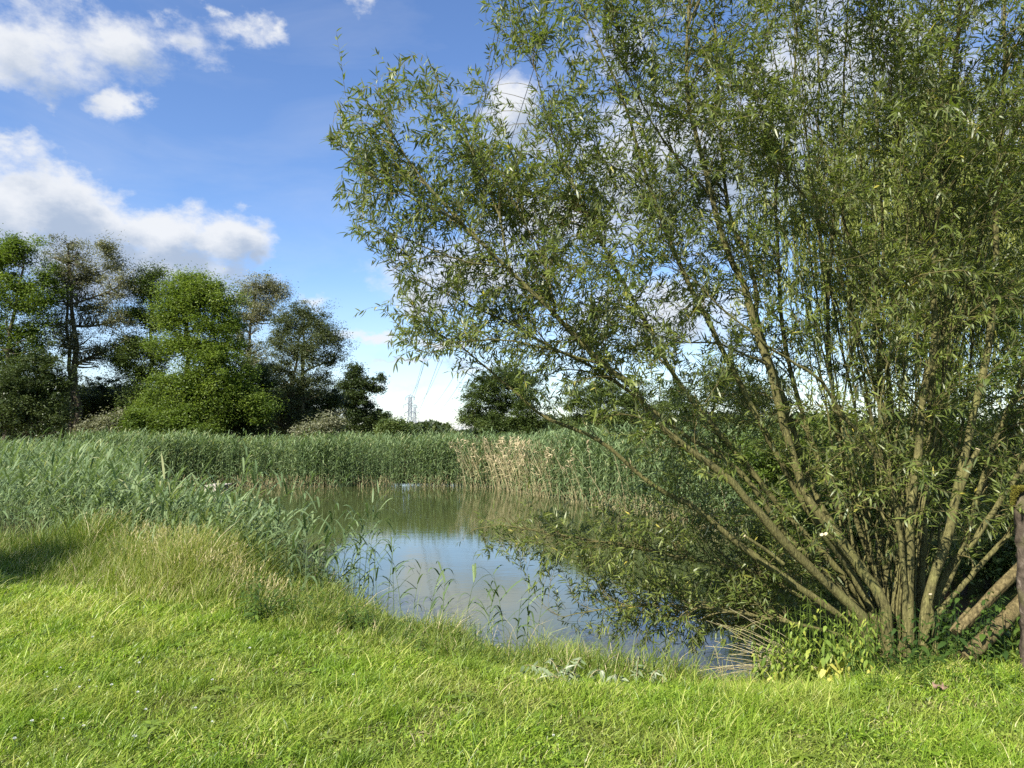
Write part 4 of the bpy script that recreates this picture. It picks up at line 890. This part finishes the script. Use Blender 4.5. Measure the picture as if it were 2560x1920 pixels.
# ---------------------------------------------------------------- herbs at the foot of the willow
def herb(px, py, Y, h, label, cat, group, seed, n_pair=7, LL=.085, LW=.034, material='herb', tint=(.45, .75), hang=.9, yellow=0, name='leafy_plant', lean=.1):
    rng = np.random.default_rng(seed); p = at(px, py, Y); x = p[0]; z = float(ground_z(x, Y)); root = empty(name, (x, Y, z))
    st, lf, yl = MB(), MB(), MB()
    ln = rng.normal(size=2) * lean; t = np.linspace(0, 1, 8)
    P = np.stack([x + ln[0] * h * t ** 1.5, Y + ln[1] * h * t ** 1.5, z - .02 + h * t], 1); tubes(st, P[None], np.linspace(.0035, .0012, 8)[None], 5, tint=tint[0])
    for k in range(n_pair):
        f = .18 + .8 * (k + .5) / n_pair; b = np.array([np.interp(f, t, P[:, q]) for q in range(3)]); a0 = k * 1.57 + rng.random()
        for q in range(2):
            a = a0 + q * math.pi; out = np.array((math.cos(a), math.sin(a), 0.0)); d = nrm(out * (1 - .55 * hang) + np.array((0, 0, -hang * (.5 + .6 * rng.random()) + .25)))
            L = LL * (.65 + .6 * rng.random()) * (1.1 - .55 * f); e = b + out * .02
            tubes(st, np.array([[b, e]]), np.full((1, 2), .001), 3, tint=tint[0])
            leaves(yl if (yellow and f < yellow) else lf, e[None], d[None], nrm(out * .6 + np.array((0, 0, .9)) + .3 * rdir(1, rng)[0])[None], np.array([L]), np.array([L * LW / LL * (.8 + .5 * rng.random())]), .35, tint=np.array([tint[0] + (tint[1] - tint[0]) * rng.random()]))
    st.build('stem', M[material], root); lf.build('foliage', M[material], root)
    if yl.n: yl.build('yellow_leaves', M['herbyellow'], root)['label'] = 'lower leaves turned yellow'
    tag(root, label, cat, group)
def herbs():
    rng = np.random.default_rng(43)
    for k in range(75):
        px = 940 + 760 * rng.random(); Y = 5.6 + 1.5 * rng.random(); x = float(at(px, 1600, Y)[0])
        if inpoly(np.array(x), np.array(Y), POND) or vnoise(x, Y, 1.7, 77) < .42: continue
        herb(px, 1600, Y, .12 + .22 * rng.random(), 'small leafy weed in the ragged fringe before the open water', 'weed', 'weeds along the near water edge', 600 + k, n_pair=int(6 + 4 * rng.random()), LL=.05 + .04 * rng.random(), LW=.02, tint=(.2, .65), hang=.35, name='weed')
    rng = np.random.default_rng(41)
    G = 'light green leafy plants at the willow foot'
    for k in range(70):
        px = 1930 + 245 * rng.random() + 30 * rng.normal(); py = 1655 + 20 * rng.random(); Y = 5.35 + .45 * rng.random()
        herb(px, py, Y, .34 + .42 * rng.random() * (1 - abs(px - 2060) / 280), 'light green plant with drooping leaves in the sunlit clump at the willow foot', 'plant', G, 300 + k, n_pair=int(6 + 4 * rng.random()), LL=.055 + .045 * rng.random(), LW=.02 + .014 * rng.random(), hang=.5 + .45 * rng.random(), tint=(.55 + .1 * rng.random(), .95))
    for k, (px, Y, h) in enumerate([(2085, 5.25, .42), (2112, 5.3, .36), (2065, 5.28, .40), (2170, 5.2, .30), (1935, 5.5, .34), (1900, 5.6, .30)]):
        herb(px, 1660, Y, h, 'plant with yellowed lower leaves among the light green clump', 'plant', 'yellowing plants at the willow foot', 350 + k, n_pair=8, LL=.10, LW=.05, yellow=.62, tint=(.5, .9))
    for k in range(85):
        px = 2120 + 450 * rng.random(); Y = 5.2 + 1.0 * rng.random()
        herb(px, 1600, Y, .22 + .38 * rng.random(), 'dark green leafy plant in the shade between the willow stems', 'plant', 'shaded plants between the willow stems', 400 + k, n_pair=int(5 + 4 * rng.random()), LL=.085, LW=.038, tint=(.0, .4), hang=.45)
    for k in range(60):
        px = 2170 + 420 * rng.random(); Y = 4.75 + .6 * rng.random()
        herb(px, 1690, Y, .07 + .17 * rng.random(), 'low small leaved weed on the ground before the willow', 'weed', 'low weeds before the willow', 480 + k, n_pair=4, LL=.05, LW=.028, tint=(.3, .75), hang=.3, name='weed')
    for k in range(150):
        px = 600 + 400 * rng.random(); Y = 6.3 + 1.7 * rng.random()
        if inpoly(np.array(at(px, 1500, Y)[0]), np.array(Y), POND): continue
        herb(px, 1500, Y, .18 + .26 * rng.random() * np.clip((1020 - px) / 200, .2, 1), 'bushy green herb on the bank among the tall grass left of the open water', 'herb', 'herbs on the left bank', 520 + k, n_pair=12, LL=.10, LW=.026, tint=(.15, .6), hang=.25, name='bank_herb')
herbs()

# wilted cut plants lying on the near edge
def wilted(pts, label, seed, big=1.0):
    rng = np.random.default_rng(seed); c = pts[0]; p = at(*c); z = float(ground_z(p[0], c[2])); root = empty('wilted_plant', (p[0], c[2], z)); st, lf = MB(), MB()
    for (px, py, Y, lx, lz) in pts[1:]:
        a = at(px, py, Y); a[2] = float(ground_z(a[0], Y)) + .03; e = a + np.array((lx, .06 * rng.normal(), lz)); m = (a + e) / 2 + np.array((0, 0, .06))
        P = bez(a[None], m[None], e[None], 8); tubes(st, P, np.linspace(.004, .0015, 8)[None], 5, tint=.3)
        n = int(24 * big); u = rng.random(n); b = np.stack([np.interp(u, np.linspace(0, 1, 8), P[0, :, q]) for q in range(3)], 1)
        d = nrm(rdir(n, rng) * .8 + np.array((0, 0, -.55))); leaves(lf, b, d, nrm(rdir(n, rng) + np.array((0, -.4, .8))), .035 + .04 * rng.random(n), .014 + .014 * rng.random(n), .9, tint=rng.random(n), fold=.6)
    st.build('stem', M['dry'], root); lf.build('foliage', M['wilt'], root); tag(root, label, 'wilted plant')
wilted([(1330, 1690, 4.95), (1420, 1690, 4.95, -.22, .02), (1400, 1670, 5.05, -.24, .10), (1440, 1690, 5.0, -.10, .06)], 'pale wilted plant lying on the lawn nearest the viewer', 61)
wilted([(1430, 1650, 5.3), (1450, 1660, 5.3, -.14, .08), (1430, 1660, 5.35, .08, .12), (1400, 1640, 5.4, -.08, .10), (1470, 1665, 5.2, .10, .06)], 'pale wilted plant drooping at the water edge left of the other standing one', 62, .8)
wilted([(1590, 1670, 5.3), (1590, 1680, 5.3, .03, .17), (1620, 1680, 5.3, .08, .08), (1560, 1680, 5.25, -.10, .07)], 'grey green wilted plant upright at the water edge before the dark willow reflection', 63, .8)

# fallen straw coloured stalks left of the light green plants
def straw():
    rng = np.random.default_rng(71); n = 70; mb = MB(); t = np.linspace(0, 1, 5)
    px = 1960 + 90 * rng.random(n); Y = 5.6 + .8 * rng.random(n); b = np.array([at(a, 1600, y) for a, y in zip(px, Y)]); b[:, 2] = ground_z(b[:, 0], Y) + .02 + .25 * rng.random(n)
    d = nrm(np.stack([-1 - .4 * rng.random(n),   .7 * rng.normal(size=n), .40 * rng.normal(size=n) + .36], 1)); L = .35 + .6 * rng.random(n)
    P = b[:, None] + d[:, None] * (L[:, None] * t)[..., None]; P[..., 2] -= (.18 * L)[:, None] * t ** 2
    P[..., 2] = np.maximum(P[..., 2], WATER + .03)
    tubes(mb, P, np.full((n, 5), .0024), 3, tint=.2 + .6 * rng.random(n))
    tag(mb.build('dry_stalks', M['dry']), 'tangle of dry straw stalks hanging over the water left of the light green plants', 'dry stalks', kind='stuff')
straw()

# ---------------------------------------------------------------- logs and mossy stump at the right
def log(pts, r0, r1, label, seed, cut=True):
    rng = np.random.default_rng(seed); q = np.array([at(*p) for p in pts]); K = 18; P = spline(q, K); sides = 20
    root = empty('log', tuple(P[0])); mb = MB(); th = np.arange(sides) / sides * 6.283
    R = np.linspace(r0, r1, K); T = nrm(np.gradient(P, axis=0)); A = nrm(np.cross(T, np.array((0, 1., 0)))); Bv = np.cross(T, A)
    rr = R[:, None] * (1 + .07 * np.sin(th * 5 + seed)[None] + .05 * rng.normal(size=(1, sides)) + .03 * rng.normal(size=(K, sides)))
    V = P[:, None] + (A[:, None] * np.cos(th)[None, :, None] + Bv[:, None] * np.sin(th)[None, :, None]) * rr[..., None]
    k = (np.arange(K - 1) * sides)[:, None]; j = np.arange(sides)[None]; j2 = (j + 1) % sides
    mb.add(V, quads=np.stack([k + j, k + j2, k + sides + j2, k + sides + j], -1)); mb.build('bark', M['logbark'], root)
    for i, s in ((0, -1), (-1, 1)):
        m2 = MB(); e = P[i] + T[i] * s * .003; m2.add(np.vstack([V[i] + T[i] * s * .002, e[None]]), tris=np.stack([np.arange(sides), (np.arange(sides) + 1) % sides, np.full(sides, sides)], 1)[:, ::s]); m2.build('cut_face', M['logbark'] if i == 0 else M['cutwood'], root, smooth=False)
    tag(root, label, 'log', 'logs leaning on the mossy stump')
log([(2408, 1648, 5.25), (2470, 1592, 5.35), (2540, 1520, 5.5), (2600, 1450, 5.6)], .055, .045, 'thick rough barked log lying lowest against the mossy stump', 81)
log([(2390, 1582, 5.45), (2450, 1520, 5.5), (2520, 1448, 5.55), (2600, 1375, 5.6)], .034, .042, 'yellowish smooth log resting above the thick rough one', 82)
log([(2376, 1578, 5.5), (2400, 1548, 5.5), (2424, 1520, 5.5)], .014, .012, 'short split piece of wood left of the yellowish log', 83)
def stump():
    rng = np.random.default_rng(91); Y = 5.15; sides, K = 28, 26
    x = at(2590, 1300, Y)[0]; z0 = float(ground_z(x, Y)) - .05; z1 = at(2560, 1225, Y)[2]
    root = empty('mossy_stump', (x, Y, z0)); th = np.arange(sides) / sides * 6.283; zs = np.linspace(z0, z1, K)
    prof = np.interp(np.linspace(0, 1, K), [0, .12, .3, .5, .7, .85, .95, 1], [.135, .12, .112, .124, .114, .124, .13, .09])
    rr = prof[:, None] * (1 + .06 * np.sin(3 * th + 1)[None] + .05 * np.sin(th * 7)[None] + .05 * rng.normal(size=(K, sides)))
    V = np.stack([x + rr * np.cos(th), Y + rr * np.sin(th), zs[:, None] + 0 * rr], -1); k = (np.arange(K - 1) * sides)[:, None]; j = np.arange(sides)[None]; j2 = (j + 1) % sides
    mb = MB(); mb.add(V, quads=np.stack([k + j, k + j2, k + sides + j2, k + sides + j], -1)); c = K * sides; mb.add(np.array([[x, Y, z1 + .01]])); mb.t.append(np.stack([(K - 1) * sides + np.arange(sides), (K - 1) * sides + (np.arange(sides) + 1) % sides, np.full(sides, c)], 1))
    mb.build('trunk', M['stumpbark'], root)
    n = 9000; a = rng.random(n) * 6.283; u = rng.random(n) ** 1.6; zz = z1 + .015 - .16 * u * (.6 + .5 * np.sin(a * 3)); r = np.where(u < .3, .13 * np.sqrt(rng.random(n)), .128)
    b = np.stack([x + r * np.cos(a), Y + r * np.sin(a), zz], 1); d = nrm(np.stack([np.cos(a), np.sin(a), .5 + 0 * a], 1) + .8 * rdir(n, rng)); mo = MB(); leaves(mo, b, d, rdir(n, rng), .018, .006, .2, tint=rng.random(n)); mo.build('moss', M['moss'], root)
    tag(root, 'reddish brown tree stump with a yellow moss cap at the right edge', 'stump')
stump()

# ---------------------------------------------------------------- small things on the lawn
def flowers():
    rng = np.random.default_rng(95); spots = []
    while len(spots) < 24:
        px = 700 * rng.random() ** 1.2 if len(spots) < 20 else 700 + 1800 * rng.random(); py = 1600 + 300 * rng.random()
        Y = CAM_Z / -(ray(px, py)[2] / ray(px, py)[1])
        if Y < np.interp(at(px, py, Y)[0], LB_X, LB_Y): spots.append((at(px, py, Y)[0], Y))
    p0 = None
    for x, y in spots:
        z = float(ground_z(x, y)) + .055
        if p0 is None:
            root = empty('clover_flower', (x, y, z)); n = 40; d = nrm(rdir(n, rng) + np.array((0, 0, .6))); pe = MB()
            leaves(pe, np.array((x, y, z)) + d * .002, d, rdir(n, rng), .011, .004, .2); a = pe.build('petals', M['petal'], root)
            st = MB(); tubes(st, np.array([[(x, y, z - .06), (x, y, z)]]), np.full((1, 2), .0012), 4); b = st.build('stem', M['herb'], root); p0 = (root, a, b); r = root
        else:
            r = p0[0].copy(); COL.objects.link(r); r.location = (x, y, z)
            for ch in p0[1:]: c = ch.copy(); COL.objects.link(c); c.parent = r
            q = .4 + .4 * rng.random(); r.scale = (q, q, q)
        tag(r, 'tiny white clover flower standing in the lawn', 'flower', 'white clover flowers in the lawn')
flowers()
def dead_leaf():
    rng = np.random.default_rng(97); p = at(2350, 1715, 4.75); z = float(ground_z(p[0], 4.75)) + .045; g = 9; u = np.linspace(-1, 1, g); X, Yy = np.meshgrid(u, u)
    r = np.sqrt(X ** 2 + Yy ** 2); k = 1 - .25 * r; Zz = .018 * np.sin(X * 3 + 1) * np.cos(Yy * 2.5) + .02 * r + .006 * rng.normal(size=X.shape)
    V = np.stack([p[0] + .05 * X * k, 4.75 + .045 * Yy * k, z - .015 + .6 * Zz], -1); idx = np.arange(g * g).reshape(g, g)
    top = MB(); top.add(V, quads=np.stack([idx[:-1, :-1], idx[:-1, 1:], idx[1:, 1:], idx[1:, :-1]], -1)); o = top.build('dead_leaf', M['deadleaf'])
    s = o.modifiers.new('thickness', 'SOLIDIFY'); s.thickness = .002
    tag(o, 'crumpled pinkish brown dead leaf on the grass at the lower right', 'leaf')
dead_leaf()
